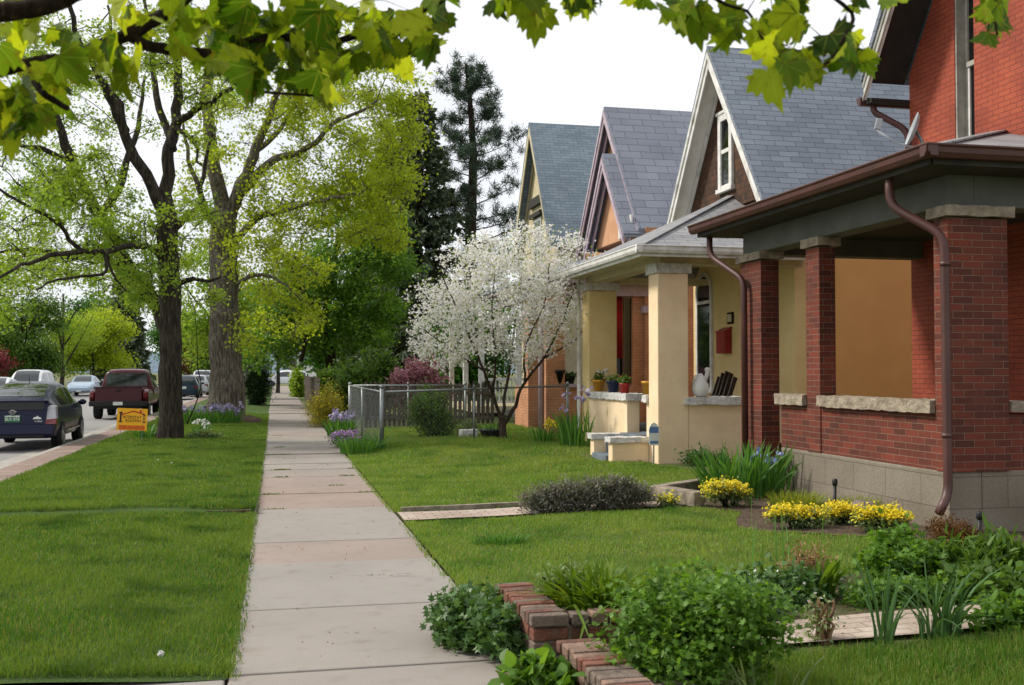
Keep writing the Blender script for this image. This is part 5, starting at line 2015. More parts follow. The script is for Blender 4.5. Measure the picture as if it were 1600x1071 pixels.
# big verge tree, dark trunk
t1 = thing('maple_tree', 'big verge tree with dark forked trunk behind the orange yard sign', 'tree', (-2.33, 25.25, 0), 'trees on the verge')
T = Tree(3)
Y1 = 25.25
T.limb([(-2.33, Y1, -.1), A(266, 640, Y1), A(267, 560, Y1), A(266, 480, Y1), A(264, 410, Y1), A(262, 335, Y1)], .26, .235, 14, .012, .3)
T.limb([A(262, 350, Y1), A(235, 290, Y1 - .2), A(205, 230, Y1 - .4), A(178, 165, Y1 - .6), A(150, 110, Y1 - .9), A(118, 50, Y1 - 1.2), A(100, -40, Y1 - 1.5)], .155, .04, 9, .03)
T.limb([A(196, 205, Y1 - .4), A(180, 150, Y1 + .2), A(180, 90, Y1 + .6), A(168, 10, Y1 + 1)], .10, .03, 7, .03)
T.limb([A(262, 345, Y1), A(262, 250, Y1), A(274, 190, Y1 + .2), A(278, 110, Y1 + .3), A(270, 30, Y1 + .4), A(276, -80, Y1 + .6)], .165, .045, 9, .03)
T.limb([A(270, 235, Y1), A(245, 150, Y1 + .8), A(235, 60, Y1 + 1.5), A(222, -40, Y1 + 2)], .10, .03, 7, .03)
T.limb([A(258, 405, Y1), A(236, 388, Y1 - .5), A(205, 385, Y1 - 1), A(165, 392, Y1 - 1.6), A(130, 393, Y1 - 2), A(92, 352, Y1 - 2.4), A(45, 322, Y1 - 2.8), A(-20, 290, Y1 - 3.2)], .085, .024, 8, .03)
T.limb([A(132, 393, Y1 - 2), A(80, 400, Y1 - 2.6), A(35, 415, Y1 - 3), A(-20, 440, Y1 - 3.3)], .06, .02, 6, .03)
T.limb([A(165, 392, Y1 - 1.6), A(165, 425, Y1 - 1.9), A(130, 432, Y1 - 2.3), A(80, 440, Y1 - 2.6), A(55, 455, Y1 - 3)], .045, .015, 6, .02)
T.limb([A(165, 395, Y1 - 1.6), A(178, 430, Y1 - 1.4), A(195, 455, Y1 - 1.4)], .04, .015, 6, .02)
T.limb([A(276, 445, Y1), A(300, 436, Y1 - .3), A(325, 440, Y1 - .6), A(345, 430, Y1 - .8)], .07, .02, 6, .02)
T.limb([A(270, 360, Y1), A(290, 342, Y1 + .2), A(312, 318, Y1 + .4), A(318, 260, Y1 + .5), A(335, 200, Y1 + .7)], .11, .03, 7, .03)
T.limb([A(276, 190, Y1), A(320, 165, Y1 - .4), A(360, 140, Y1 - .8), A(400, 108, Y1 - 1.1), A(450, 70, Y1 - 1.4)], .09, .02, 7, .03)
T.limb([A(276, 200, Y1), A(300, 220, Y1 - .4), A(312, 260, Y1 - .8)], .07, .02, 6, .03)
for e in ((60, 130, 90, 90, 30), (170, 385, 70, 30, 20), (60, 320, 70, 40, 14), (150, 60, 120, 80, 34), (250, 90, 110, 100, 36), (60, 330, 95, 60, 36), (130, 300, 60, 45, 16), (190, 350, 60, 50, 24), (90, 420, 90, 35, 22),
          (230, 460, 45, 45, 15), (300, 150, 80, 90, 24), (330, 60, 110, 70, 24), (290, 330, 45, 50, 12), (300, 450, 40, 30, 8), (20, 230, 40, 50, 8), (160, 230, 40, 60, 8), (270, 400, 30, 60, 10)):
    ellipse_pts(T, e[0], e[1], e[2], e[3], Y1 - .6, int(e[4] * .52), 2.6)
T.grow(r0=.007, k=.011)
T.twigs(5, .5, .011)
T.mb.build('trunk', M['bark_dark'], t1, smooth=True)
leaves('crown', T.leafpts(140, .18), .072, M['leaf_spring'], t1, 'lobed', (0, 0, -.25), nup=.35)

# second verge tree, thick grey trunk
t2 = thing('maple_tree', 'largest verge tree with thick grey furrowed trunk ringed by irises', 'tree', (-1.55, 34.5, 0), 'trees on the verge')
T = Tree(5)
Y2 = 34.5
T.limb([(-1.55, Y2, -.1), A(355, 610, Y2), A(352, 540, Y2), A(350, 490, Y2), A(350, 440, Y2), A(348, 390, Y2), A(350, 330, Y2)], .50, .40, 18, .012, .5)
T.mb.ball(A(350, 495, Y2) + Vector((.1, -.12, 0)), .42, .42, .35, 14, 10)
T.limb([A(350, 345, Y2), A(335, 260, Y2), A(322, 160, Y2 + .5), A(330, 60, Y2 + 1), A(335, -60, Y2 + 1)], .26, .08, 10, .04)
T.limb([A(352, 340, Y2), A(380, 290, Y2 - .4), A(400, 230, Y2 - .8), A(425, 180, Y2 - 1), A(440, 100, Y2 - 1.2)], .24, .06, 9, .04)
T.limb([A(372, 305, Y2 - .3), A(420, 258, Y2 - 1), A(480, 232, Y2 - 1.6), A(530, 190, Y2 - 2), A(590, 160, Y2 - 2.4)], .15, .03, 8, .04)
T.limb([A(352, 400, Y2), A(400, 345, Y2 - 1), A(460, 325, Y2 - 2), A(520, 310, Y2 - 2.6), A(570, 300, Y2 - 3)], .13, .03, 8, .04)
T.limb([A(345, 380, Y2), A(315, 310, Y2 - .4), A(295, 250, Y2 - .8), A(285, 180, Y2 - 1)], .12, .03, 8, .04)
T.limb([A(358, 450, Y2), A(400, 430, Y2 - 1.2), A(440, 440, Y2 - 2), A(470, 470, Y2 - 2.4)], .08, .02, 7, .03)
T.limb([A(400, 235, Y2 - .8), A(440, 200, Y2), A(480, 120, Y2 + .6), A(520, 60, Y2 + 1)], .10, .02, 7, .04)
for e in ((400, 120, 130, 110, 75), (520, 170, 100, 80, 105), (560, 270, 76, 66, 100), (470, 300, 90, 70, 95), (600, 190, 45, 70, 52), (400, 380, 80, 60, 40), (340, 310, 60, 80, 20), (460, 420, 55, 60, 34),
          (330, 200, 60, 100, 30), (470, 500, 40, 50, 14), (400, 480, 45, 60, 16), (380, 540, 30, 40, 8), (620, 120, 30, 50, 20), (540, 80, 90, 60, 40), (590, 330, 45, 35, 24), (640, 215, 26, 22, 16), (632, 285, 22, 18, 12), (648, 150, 16, 30, 10), (610, 370, 26, 16, 12), (560, 360, 30, 20, 14)):
    ellipse_pts(T, e[0], e[1], e[2], e[3], Y2 - .8, int(e[4] * .44), 3.0)
T.grow(r0=.009, k=.012)
T.twigs(5, .65, .013)
T.mb.build('trunk', M['bark_grey'], t2, smooth=True)
leaves('crown', T.leafpts(135, .25), .098, M['leaf_yellow'], t2, 'lobed', (0, 0, -.2), nup=.35)

# third verge tree leaning out over the road, its foot hidden by the first trunk
t3 = thing('maple_tree', 'leaning verge tree whose limb reaches left over the parked cars', 'tree', (-3.5, 36, 0), 'trees on the verge')
T = Tree(8)
T.limb([at(268, 655, Y=36), A(268, 600, 36), A(266, 545, 36), A(254, 495, 36), A(220, 445, 36), A(190, 400, 35.6), A(165, 350, 35.2), A(135, 300, 34.8), A(110, 245, 34.4), A(85, 170, 34), A(60, 80, 33.6)], .33, .10, 12, .03)
T.limb([A(200, 420, 35.8), A(160, 405, 35), A(110, 400, 34.2), A(50, 390, 33.4), A(-20, 395, 33)], .13, .03, 8, .04)
T.limb([A(160, 345, 35), A(190, 280, 35.5), A(215, 200, 36), A(225, 120, 36.4)], .16, .04, 8, .04)
T.limb([A(118, 262, 34.4), A(70, 235, 34), A(30, 225, 33.6), A(-30, 200, 33)], .10, .03, 7, .04)
for e in ((40, 400, 80, 60, 34), (100, 330, 70, 60, 24), (60, 250, 80, 60, 24), (150, 180, 110, 110, 30), (180, 440, 60, 50, 26), (10, 470, 40, 50, 16), (225, 440, 40, 60, 18), (30, 130, 80, 80, 20)):
    ellipse_pts(T, e[0], e[1], e[2], e[3], 35, int(e[4] * .7), 3)
T.grow(r0=.009, k=.012)
T.twigs(5, .65, .013)
T.mb.build('trunk', M['bark_dark'], t3, smooth=True)
leaves('crown', T.leafpts(120, .24), .095, M['leaf_spring'], t3, 'lobed', (0, 0, -.2), nup=.35)

# dark green tree in the yards right of the sidewalk
t4 = thing('maple_tree', 'dark green bushy tree behind the board fence right of the sidewalk', 'tree', (2.6, 48, 0))
T = Tree(9)
T.limb([(2.6, 48, -.1), A(515, 540, 48), A(512, 480, 48), A(520, 420, 48), A(530, 360, 48)], .28, .10, 10, .04)
T.limb([A(512, 500, 48), A(470, 450, 47), A(450, 400, 47)], .12, .04, 7, .04)
T.limb([A(514, 470, 48), A(560, 420, 47.5), A(590, 380, 47)], .12, .04, 7, .04)
T.limb([A(470, 565, 47), A(480, 500, 47), A(470, 440, 47)], .10, .04, 7, .04)
for e in ((540, 400, 85, 70, 150), (570, 450, 60, 70, 80), (480, 490, 90, 65, 130), (540, 520, 70, 45, 60), (430, 480, 60, 70, 50), (590, 380, 40, 40, 34), (420, 540, 60, 40, 40), (612, 352, 26, 18, 16), (628, 410, 22, 26, 16), (520, 338, 34, 20, 18), (618, 480, 26, 20, 14), (565, 345, 16, 24, 12), (600, 520, 30, 20, 14)):
    ellipse_pts(T, e[0], e[1], e[2], e[3], 48, int(e[4] * .62), 2.6)
T.grow(r0=.01, k=.012)
T.mb.build('trunk', M['bark_brown'], t4, smooth=True)
leaves('crown', T.leafpts(95, .27), .14, M['leaf_fresh'], t4, 'lobed', (0, 0, -.1), nup=.5)

# white flowering tree in the yard
t5 = thing('flowering_tree', 'small white blossoming tree with several stems beside the chain link fence', 'tree', (4.62, 21.5, .1))
T = Tree(12)
Y5 = 21.4
b0 = Vector((4.62, Y5, .0))
T.limb([b0, A(785, 665, Y5), A(783, 650, Y5)], .085, .072, 10, .004, .25)
T.limb([A(784, 660, Y5), A(772, 625, Y5 - .1), A(757, 580, Y5 - .25), A(735, 530, Y5 - .5), A(712, 480, Y5 - .8), A(690, 430, Y5 - 1)], .042, .010, 8, .012)
T.limb([A(784, 660, Y5), A(789, 610, Y5 + .2), A(800, 560, Y5 + .4), A(805, 500, Y5 + .5), A(815, 430, Y5 + .6), A(820, 370, Y5 + .7)], .038, .009, 8, .012)
T.limb([A(786, 665, Y5), A(806, 635, Y5), A(818, 600, Y5 - .1), A(850, 560, Y5 - .2), A(880, 500, Y5 - .3), A(900, 440, Y5 - .5)], .045, .010, 8, .012)
T.limb([A(770, 618, Y5 - .1), A(775, 560, Y5 - .6), A(768, 500, Y5 - 1), A(772, 430, Y5 - 1.2)], .027, .008, 7, .012)
T.limb([A(820, 595, Y5 - .1), A(822, 540, Y5 - .6), A(850, 480, Y5 - .9), A(860, 410, Y5 - 1)], .024, .008, 7, .012)
T.limb([A(757, 580, Y5 - .25), A(715, 555, Y5), A(680, 530, Y5 + .2), A(650, 500, Y5 + .3)], .025, .008, 6, .012)
T.limb([A(850, 560, Y5 - .2), A(900, 530, Y5), A(930, 480, Y5 + .1)], .022, .008, 6, .012)
for e in ((780, 470, 120, 90, 250), (700, 500, 62, 65, 85), (860, 470, 62, 75, 100), (800, 395, 75, 45, 85), (745, 415, 55, 40, 42), (870, 385, 40, 35, 26), (690, 545, 50, 30, 22), (920, 470, 28, 60, 16), (780, 550, 90, 35, 42), (660, 470, 30, 30, 9), (915, 400, 20, 40, 5), (840, 362, 25, 22, 8)):
    ellipse_pts(T, e[0], e[1], e[2], e[3], Y5 - .1, int(e[4] * .8), 1.45)
T.grow(r0=.0035, k=.007, sag=.05)
T.mb.build('trunk', barkmat('grey_brown_bark', '6b5c50', '3c322b', 9), t5, smooth=True)
pts = T.leafpts(38, .078, 1)
leaves('blossom', pts, .048, M['blossom'], t5, 'petal', (0, 0, .2), nup=.2, fold=.1)
leaves('crown', T.leafpts(7, .12, 1), .05, M['leaf_spring'], t5, 'diamond', (0, 0, .3))

# ponderosa like pine: tufted branches, clear trunk between
t6 = thing('pine_tree', 'tall blue green pine with open tufted branches against the sky', 'tree', (11.2, 60, 0))
T = Tree(14)
YP_ = 60
T.limb([(11.2, YP_, -.1), A(735, 400, YP_), A(738, 300, YP_), A(739, 220, YP_), A(733, 150, YP_), A(728, 100, YP_)], .42, .07, 10, .02)
NP, NT = [], []
for k in range(50):
    z = 4.5 + 14.5 * (k / 50) ** .9
    f_ = (z - 4.5) / 15.0
    Lb = (4.2 * (1 - f_) ** .55 + .5) * T.r.uniform(.55, 1.1) * (.65 + .35 * min(1, f_ * 4))
    a = k * 2.4 + T.r.uniform(-.5, .5)
    tr_ = min(T.pts, key=lambda p: abs(p.z - z))
    d = Vector((math.cos(a), math.sin(a), T.r.uniform(-.05, .45)))
    pth = [Vector((tr_.x, tr_.y, z))]
    for i in range(1, 6):
        pth.append(pth[0] + d * Lb * i / 5 + Vector((0, 0, .10 * Lb * (i / 5) ** 2)))
    T.mb.tube(pth, [.075 * (1 - .7 * i / 5) * (1.1 - f_) for i in range(6)], 5, caps=False)
    for i in range(2, 6):
        for _ in range(2 if i < 5 else 3):
            c = pth[i] + Vector((T.r.gauss(0, .4), T.r.gauss(0, .4), T.r.gauss(.12, .2)))
            T.mb.tube([pth[i], c], [.02, .012], 4, caps=False)
            m_ = 75
            dirs = rng.normal(size=(m_, 3))
            dirs[:, 2] += .5
            NP.append(np.tile(np.array(c), (m_, 1)) + rng.normal(size=(m_, 3)) * .12)
            NT.append(dirs)
T.mb.build('trunk', M['bark_brown'], t6, smooth=True)
leaves('crown', np.concatenate(NP), .30, M['needle_pine'], t6, 'pine', T=np.concatenate(NT), tipj=.3, nup=.2, droop=.1)


def spruce(label, x, y, h, rad, seed, m='needle_spruce', low=.06, step=.45, per=34, size=.34):
    t = thing('spruce_tree', label, 'tree', (x, y, 0), 'dark conifers')
    T = Tree(seed)
    T.limb([(x, y, -.1), (x, y, h * .5), (x, y, h)], h * .018 + .05, .03, 8, .02)
    NP, NT = [], []
    z = h * low
    while z < h - .2:
        f_ = z / h
        for a in [T.r.uniform(0, 6.28) for _ in range(9)]:
            Lb = rad * (1 - f_) ** .8 * T.r.uniform(.65, 1.1) + .15
            d = Vector((math.cos(a), math.sin(a), -.18 + .5 * f_))
            p0 = Vector((x, y, z + T.r.uniform(-.2, .2)))
            T.mb.tube([p0, p0 + d * Lb], [.03, .008], 4, caps=False)
            mm = max(5, int(per * Lb / rad))
            q = rng.uniform(.15, 1, mm) ** .7
            P = np.array(p0)[None] + np.array(d)[None] * (Lb * q)[:, None] + rng.normal(size=(mm, 3)) * .16 * (1.2 - q)[:, None]
            P[:, 2] -= .12 * Lb * q * (1 - q)
            NP.append(P)
            NT.append(np.tile(np.array(d) * 1.0 + np.array((0, 0, -.25)), (mm, 1)))
        z += step * (.6 + .4 * (1 - f_))
    T.mb.build('trunk', M['bark_brown'], t, smooth=True)
    leaves('crown', np.concatenate(NP), size, M[m], t, 'diamond', T=np.concatenate(NT), tipj=.5, nup=.3, droop=.3)


spruce('broad dark spruce standing left of the open pine', 7.7, 58, 17.0, 4.3, 21, step=.40, per=110, size=.34)
spruce('second dark spruce further back behind the dark green tree', 6.4, 63, 15.5, 3.6, 22, step=.42, per=95, size=.36)
spruce('narrow dark conifer across the street left of the dark trunk', -18.5, 140, 14.5, 3.3, 23, step=.6, per=44, size=.8)


def crown_tree(name, label, x, y, h, rx, z0, leafm, bark, seed, ncl, per, sig, size, shape='lobed', trunk_r=.15, cat='tree', group=None, lean=0, ry=None, twig=.012, nup=.4):
    """a tree whose crown fills a rough egg between z0 and h"""
    t = thing(name, label, cat, (x, y, 0), group)
    T = Tree(seed)
    zc = (z0 + h) / 2
    T.limb([(x, y, -.15), (x + lean * .3, y, z0 * .8 + .2), (x + lean * .7, y, zc), (x + lean, y, h * .86)], trunk_r, trunk_r * .3, 9, trunk_r * .2, .25)
    for k in range(7):
        a = k * 2.4 + T.r.uniform(-.3, .3)
        zb = z0 * .6 + (zc - z0 * .6) * k / 7 + .2
        T.limb([(x + lean * .4, y, zb), (x + math.cos(a) * rx * .4, y + math.sin(a) * rx * .4, zb + (h - zb) * .3), (x + math.cos(a) * rx * .75, y + math.sin(a) * rx * .75, zb + (h - zb) * .6)], trunk_r * .5, trunk_r * .12, 6, .03)
    lob = [(T.r.uniform(-.55, .55), T.r.uniform(-.55, .55), T.r.uniform(-.6, .6), T.r.uniform(.35, .6)) for _ in range(9)]
    k = 0
    ry = ry or rx
    while k < ncl:
        l = T.r.choice(lob)
        d = Vector((T.r.gauss(0, 1), T.r.gauss(0, 1), T.r.gauss(0, 1))).normalized() * (T.r.random() ** .45) * l[3]
        p = Vector((l[0] + d.x, l[1] + d.y, l[2] + d.z))
        T.cluster((x + lean * .6 + p.x * rx, y + p.y * ry, zc + p.z * (h - z0) / 2))
        k += 1
    T.grow(r0=twig * .6, k=twig)
    T.mb.build('trunk', bark, t, smooth=True)
    leaves('crown', T.leafpts(per * 1.9, sig), size * .66, leafm, t, 'oval' if shape == 'lobed' else shape, (0, 0, -.1), nup=nup)
    return t


ZG = 'trees and shrubs across the street'
crown_tree('plum_tree', 'dark red leaved shrub at the left edge across the street', -18.2, 71, 3.6, 2.6, .4, M['leaf_red'], M['bark_brown'], 31, 150, 34, .30, .2, group=ZG)
crown_tree('broadleaf_tree', 'rounded dark green tree across the street behind the white cars', -17.8, 82, 8.0, 3.2, .8, M['leaf_mid'], M['bark_brown'], 32, 300, 40, .36, .24, group=ZG, nup=.6)
crown_tree('broadleaf_tree', 'loose pale green tree with bare lower stems between dark green and chartreuse trees', -17.6, 96, 9.5, 3.4, 2.5, M['leaf_spring'], M['bark_dark'], 33, 110, 26, .42, .22, group=ZG, trunk_r=.22)
crown_tree('broadleaf_tree', 'bright chartreuse tree with drooping rounded crown across the street', -17.0, 108, 7.6, 4.2, .8, M['leaf_yellow'], M['bark_dark'], 34, 300, 44, .46, .30, group=ZG)
crown_tree('broadleaf_tree', 'mid green tree at the far left edge overlapping the red shrub', -20.5, 76, 8.8, 2.6, 1.5, M['leaf_mid'], M['bark_dark'], 35, 120, 32, .4, .24, group=ZG)
crown_tree('broadleaf_tree', 'deep green tree far behind the chartreuse tree', -24, 150, 12, 5.5, 1, M['leaf_deep'], M['bark_dark'], 36, 240, 40, .7, .5, group=ZG)
crown_tree('broadleaf_tree', 'broad deep green tree far down the street behind the pickup', -16, 190, 12, 6, 1, M['leaf_deep'], M['bark_dark'], 37, 240, 40, .8, .55, group=ZG)
crown_tree('broadleaf_tree', 'dull green tree in the distance seen between the two big verge trunks', -7.5, 240, 11, 8, .5, M['sage'], M['bark_dark'], 38, 260, 40, 1.0, .7, group='distant trees past the cross street')
crown_tree('plum_tree', 'rusty red tree in the distance between the two big verge trunks', -10.5, 150, 5.5, 2.4, .8, M['rust'], M['bark_dark'], 39, 110, 34, .4, .35, group='distant trees past the cross street')
crown_tree('broadleaf_tree', 'pale distant tree past the cross street above the sidewalk end', 3, 215, 13, 8, .5, M['leaf_mid'], M['bark_dark'], 40, 260, 42, 1.0, .7, group='distant trees past the cross street')
crown_tree('broadleaf_tree', 'light green verge tree beyond the thick grey trunk', -3.1, 62, 9, 3.2, 2.2, M['leaf_spring'], M['bark_dark'], 41, 150, 36, .42, .26, group='trees on the verge')
crown_tree('broadleaf_tree', 'mid green tree overhanging the sidewalk behind the dark evergreen bush', .2, 78, 10, 4.2, 2.6, M['leaf_mid'], M['bark_dark'], 42, 260, 42, .5, .32, group='trees on the verge')
crown_tree('broadleaf_tree', 'dark leafy tree behind the board fence far along the yards', 6.5, 84, 10, 4.5, .6, M['leaf_deep'], M['bark_dark'], 43, 260, 40, .6, .42)
crown_tree('broadleaf_tree', 'bright green shrubby tree just left of the thick grey trunk in the distance', -6.6, 118, 7, 2.6, .6, M['leaf_mid'], M['bark_dark'], 44, 130, 40, .45, .35, group='distant trees past the cross street')
for i, (x, y, h, r, lb) in enumerate(((-27, 105, 6, 5, 'dark hedge like tree behind the white four wheel drive car'), (-30, 130, 8, 6, 'dark leafy tree far behind the silver blue sedan'), (-34, 90, 10, 5, 'tall dark tree far behind the red leaved shrub'))):
    crown_tree('broadleaf_tree', lb, x, y, h, r, .1, M['leaf_deep'], M['bark_dark'], 50 + i, 170, 40, .6, .5, group=ZG)
crown_tree('broadleaf_tree', 'dark shrubby tree behind the ivory house porch', 7.6, 43, 5.2, 2.4, .2, M['leaf_deep'], M['bark_dark'], 60, 190, 40, .34, .26, cat='tree')
crown_tree('maple_tree', 'unseen maple added behind the camera to block sky light', -2.4, -9.5, 9.5, 4.2, 2.2, M['leaf_mid'], M['bark_dark'], 61, 240, 40, .42, .26, group='trees on the verge')  # added out of view to darken light and reflections from behind
# low wooded hills far away
hb = MB()
nh = 90
for i in range(nh + 1):
    a = R(-60 + 130 * i / nh)
    r_ = 900
    z = 16 + 9 * noise.noise(Vector((i * .23, 0, 0))) + 4 * noise.noise(Vector((i * .9, 3, 0)))
    hb.v += [(r_ * math.sin(a), r_ * math.cos(a), -1), (r_ * 1.05 * math.sin(a), r_ * 1.05 * math.cos(a), z), (r_ * 1.5 * math.sin(a), r_ * 1.5 * math.cos(a), z * 1.1)]
for i in range(nh):
    for k in (0, 1):
        hb.f.append((3 * i + k, 3 * i + 3 + k, 3 * i + 4 + k, 3 * i + k + 1))
M['hill'] = mat('hazy_wooded_hill', '6f8090', '60707a', rough=1, scale=.02, bscale=.2, bstr=.6, bdist=4)  # blue grey tone puts the haze of distance into the woods' colour
tag(hb.build('hills', M['hill'], smooth=True), kind='structure')
# pale garage at the end of the block
gg = thing('garage', 'pale grey garage seen at the far end of the sidewalk', 'garage', (4.5, 128, 0))
MB().box(1.6, 9, 127, 133, -.2, 3.0).build('wall', M['beam'], gg)
MB().prism([(1.2, 126.6, 3.0), (9.4, 126.6, 3.0), (9.4, 130, 4.6), (1.2, 130, 4.6)], (0, 0, .12)).build('roof', M['shingle_blue'], gg)
MB().box(3.0, 6.0, 126.93, 126.99, 0, 2.2).build('door', M['white'], gg)
o = MB().tube([(1.9, 92, 0), (1.9, 92, 6.5)], .09, 10).build('utility_pole', M['white'], None)
tag(o, 'thin pale pole beyond the board fence by the sidewalk end', 'pole')

# ------------------------------------------------------------------ shrubs and flowers
def bush(name, label, c, rx, ry, h, leafm, ncl, per, sig, size, shape='lobed', seed=1, stem=None, cat='shrub', group=None, flowers=None, nup=.5, tip=(0, 0, .3), top=False, dz=0):
    x, y = c
    z = gz(x, y) + dz
    t = thing(name, label, cat, (x, y, z), group)
    T = Tree(seed)
    for k in range(7):
        a = k * .9 + T.r.uniform(-.3, .3)
        q = T.r.uniform(.25, .6)
        T.limb([(x + math.cos(a) * rx * .12, y + math.sin(a) * ry * .12, z - .03), (x + math.cos(a) * rx * q * .6, y + math.sin(a) * ry * q * .6, z + h * .4), (x + math.cos(a) * rx * q, y + math.sin(a) * ry * q, z + h * .75)],
               .012 + h * .008, .004, 5, .01)
    lob = [(T.r.uniform(-.5, .5), T.r.uniform(-.5, .5), T.r.uniform(.15, .62), T.r.uniform(.3, .5)) for _ in range(8)]
    for k in range(ncl):
        l = T.r.choice(lob)
        d = Vector((T.r.gauss(0, 1), T.r.gauss(0, 1), T.r.gauss(.2, .9))).normalized() * (T.r.random() ** .4) * l[3]
        T.cluster((x + (l[0] + d.x) * rx, y + (l[1] + d.y) * ry, z + max(.05, l[2] + d.z) * h))
    T.grow(r0=.0022, k=.006, sag=.1)
    T.mb.build('stem', stem or M['twig'], t, smooth=True)
    leaves('foliage', T.leafpts(per, sig, 1), size, leafm, t, shape, tip, nup=nup)
    if flowers:
        fm, fn, fs = flowers
        cl = [c_ for c_ in T.cl if c_.z > z + h * .35] if top else T.cl
        P = []
        for _ in range(fn):
            q = T.r.choice(cl)
            P.append((q.x + T.r.gauss(0, sig), q.y + T.r.gauss(0, sig), q.z + abs(T.r.gauss(0, sig)) + sig * .5))
        fo_ = leaves('flower', np.array(P), fs, fm, t, 'petal', (0, 0, .6), nup=.6)
        fo_['kind'] = 'stuff'
    return t


bush('feathery_bush', 'large feathery green bush in the bottom foreground right of the brick planter', (2.02, 4.93), (.60), .5, .60, M['bush'], 900, 14, .035, .036, seed=61, stem=M['bush'], nup=.6)
bush('forsythia_bush', 'golden yellow flowering bush beside the sidewalk', (1.45, 31.0), .75, 1.1, 1.25, M['fl_gold'], 260, 28, .09, .075, 'long', seed=62, flowers=(M['fl_yellow'], 420, .045), tip=(0, 0, 1))
bush('green_shrub', 'tall round green shrub behind the golden yellow bush', (2.45, 34.5), 1.15, 1.4, 1.75, M['leaf_mid'], 260, 34, .14, .11, 'oval', seed=63)
bush('green_shrub', 'sparse dark green shrub behind the chain link fence near its corner post', (3.35, 22.9), .68, .6, 1.15, M['leaf_mid'], 300, 20, .07, .055, 'oval', seed=64)
bush('green_shrub', 'low grey green plant at the foot of the sparse dark shrub by the fence', (4.15, 22.6), .5, .35, .42, M['sage'], 90, 22, .05, .06, 'long', seed=65)
bush('pink_shrub', 'pink flowering shrub behind the picket fence', (4.35, 33.2), 1.1, .9, 2.0, M['plum_soft'], 200, 14, .12, .09, 'oval', seed=66, flowers=(M['blossom_pink'], 4500, .065))
bush('green_shrub', 'olive green shrub above the picket fence left of the pink shrub', (3.3, 34.5), .9, .9, 2.3, M['leaf_mid'], 170, 30, .13, .11, 'oval', seed=67)
bush('evergreen_bush', 'big dark evergreen bush on the verge left of the sidewalk', (-1.02, 50.5), .85, 1.0, 2.35, M['yew'], 420, 40, .15, .12, 'long', seed=68)
bush('ivy_column', 'yellow green vine covered post on the far sidewalk edge', (1.35, 66), .5, .6, 1.9, M['leaf_spring'], 140, 40, .14, .14, 'oval', seed=69)
bush('green_shrub', 'dark green shrub by the dark board fence beyond the forsythia', (2.4, 44), .9, 1.1, 1.6, M['leaf_mid'], 190, 34, .14, .12, 'oval', seed=70)
bush('heather_mat', 'long low greyish purple heather mound along the brick front path', (3.45, 11.42), .92, .24, .34, M['heather'], 520, 34, .04, .05, 'long', seed=71, tip=(0, 0, 1))
bush('rusty_shrub', 'low rusty brown rounded shrub at the foot of the corner pillar', (5.83, 8.25), .30, .26, .22, M['rust'], 180, 26, .03, .032, 'long', seed=72, tip=(0, 0, 1))
bush('peony_bush', 'bushy light green plant left in the bed below the downpipe', (4.45, 7.0), .36, .3, .34, M['bush'], 260, 12, .04, .055, 'lobed', seed=73, stem=M['bush'])
bush('leafy_plant', 'dense broad leaved green plant at the right edge below the pillar', (5.05, 6.78), .40, .3, .33, M['leaf_mid'], 150, 12, .045, .11, 'long', seed=74, stem=M['bush'], tip=(0, 0, 1))
bush('leafy_plant', 'low light green leafy plants at the right edge beside the brick path', (4.75, 6.22), .5, .2, .2, M['leaf_mid'], 110, 12, .04, .07, 'oval', seed=75, stem=M['bush'])
bush('leafy_plant', 'low light green leafy plants in front of the brick path at the right edge', (4.35, 5.55), .5, .16, .16, M['bush'], 110, 12, .035, .06, 'oval', seed=76, stem=M['bush'])
bush('weed_patch', 'low mixed weeds with tiny white flowers behind the feathery bush', (3.2, 6.6), .7, .3, .15, M['trail'], 240, 12, .05, .05, 'lobed', seed=77, stem=M['bush'], flowers=(M['fl_white'], 40, .02))
bush('weed_patch', 'low green weeds with a brown dry stem at the lawn edge', (2.75, 6.55), .5, .22, .17, M['bush'], 130, 12, .04, .045, 'lobed', seed=78, stem=M['dry'])
bush('weed_patch', 'low weeds at the back edge of the brick path near the right edge', (4.1, 6.3), .55, .16, .14, M['bush'], 150, 12, .04, .045, 'lobed', seed=179, stem=M['bush'])
bush('weed_patch', 'low weeds behind the feathery bush beside the brick path', (2.75, 6.25), .5, .16, .14, M['trail'], 140, 12, .04, .045, 'lobed', seed=180, stem=M['bush'])
bush('dry_shrub', 'clump of brown dry stems among the weeds', (3.75, 7.0), .35, .2, .26, M['dry'], 70, 10, .05, .05, 'long', seed=79, stem=M['dry'])
bush('thin_plant', 'thin branching plant with tiny flowers standing before the brick path', (3.1, 5.62), .15, .1, .32, M['sage'], 60, 5, .03, .025, 'oval', seed=80, stem=M['dry'], flowers=(M['fl_white'], 14, .02))
bush('trailing_plant', 'dark green trailing plant spilling over the sidewalk edge left of the brick planter', (1.17, 6.2), .30, .62, .26, M['trail'], 480, 13, .035, .05, 'lobed', seed=81, stem=M['trail'])
bush('sprouting_plant', 'bright green sprouting plant in front of the lower brick planter', (1.22, 4.98), .20, .2, .20, M['bush'], 80, 8, .03, .09, 'oval', seed=82, stem=M['bush'])
bush('thyme_plant', 'grey leaved sprawling herb behind the day lilies on the raised brick planter', (1.66, 6.05), .22, .25, .22, M['sage'], 150, 14, .03, .028, 'oval', seed=83, dz=.22)
bush('garden_plant', 'blue green upright herb behind the day lilies', (1.92, 6.5), .12, .12, .36, M['trail'], 60, 16, .03, .04, 'long', seed=84, tip=(0, 0, 1))
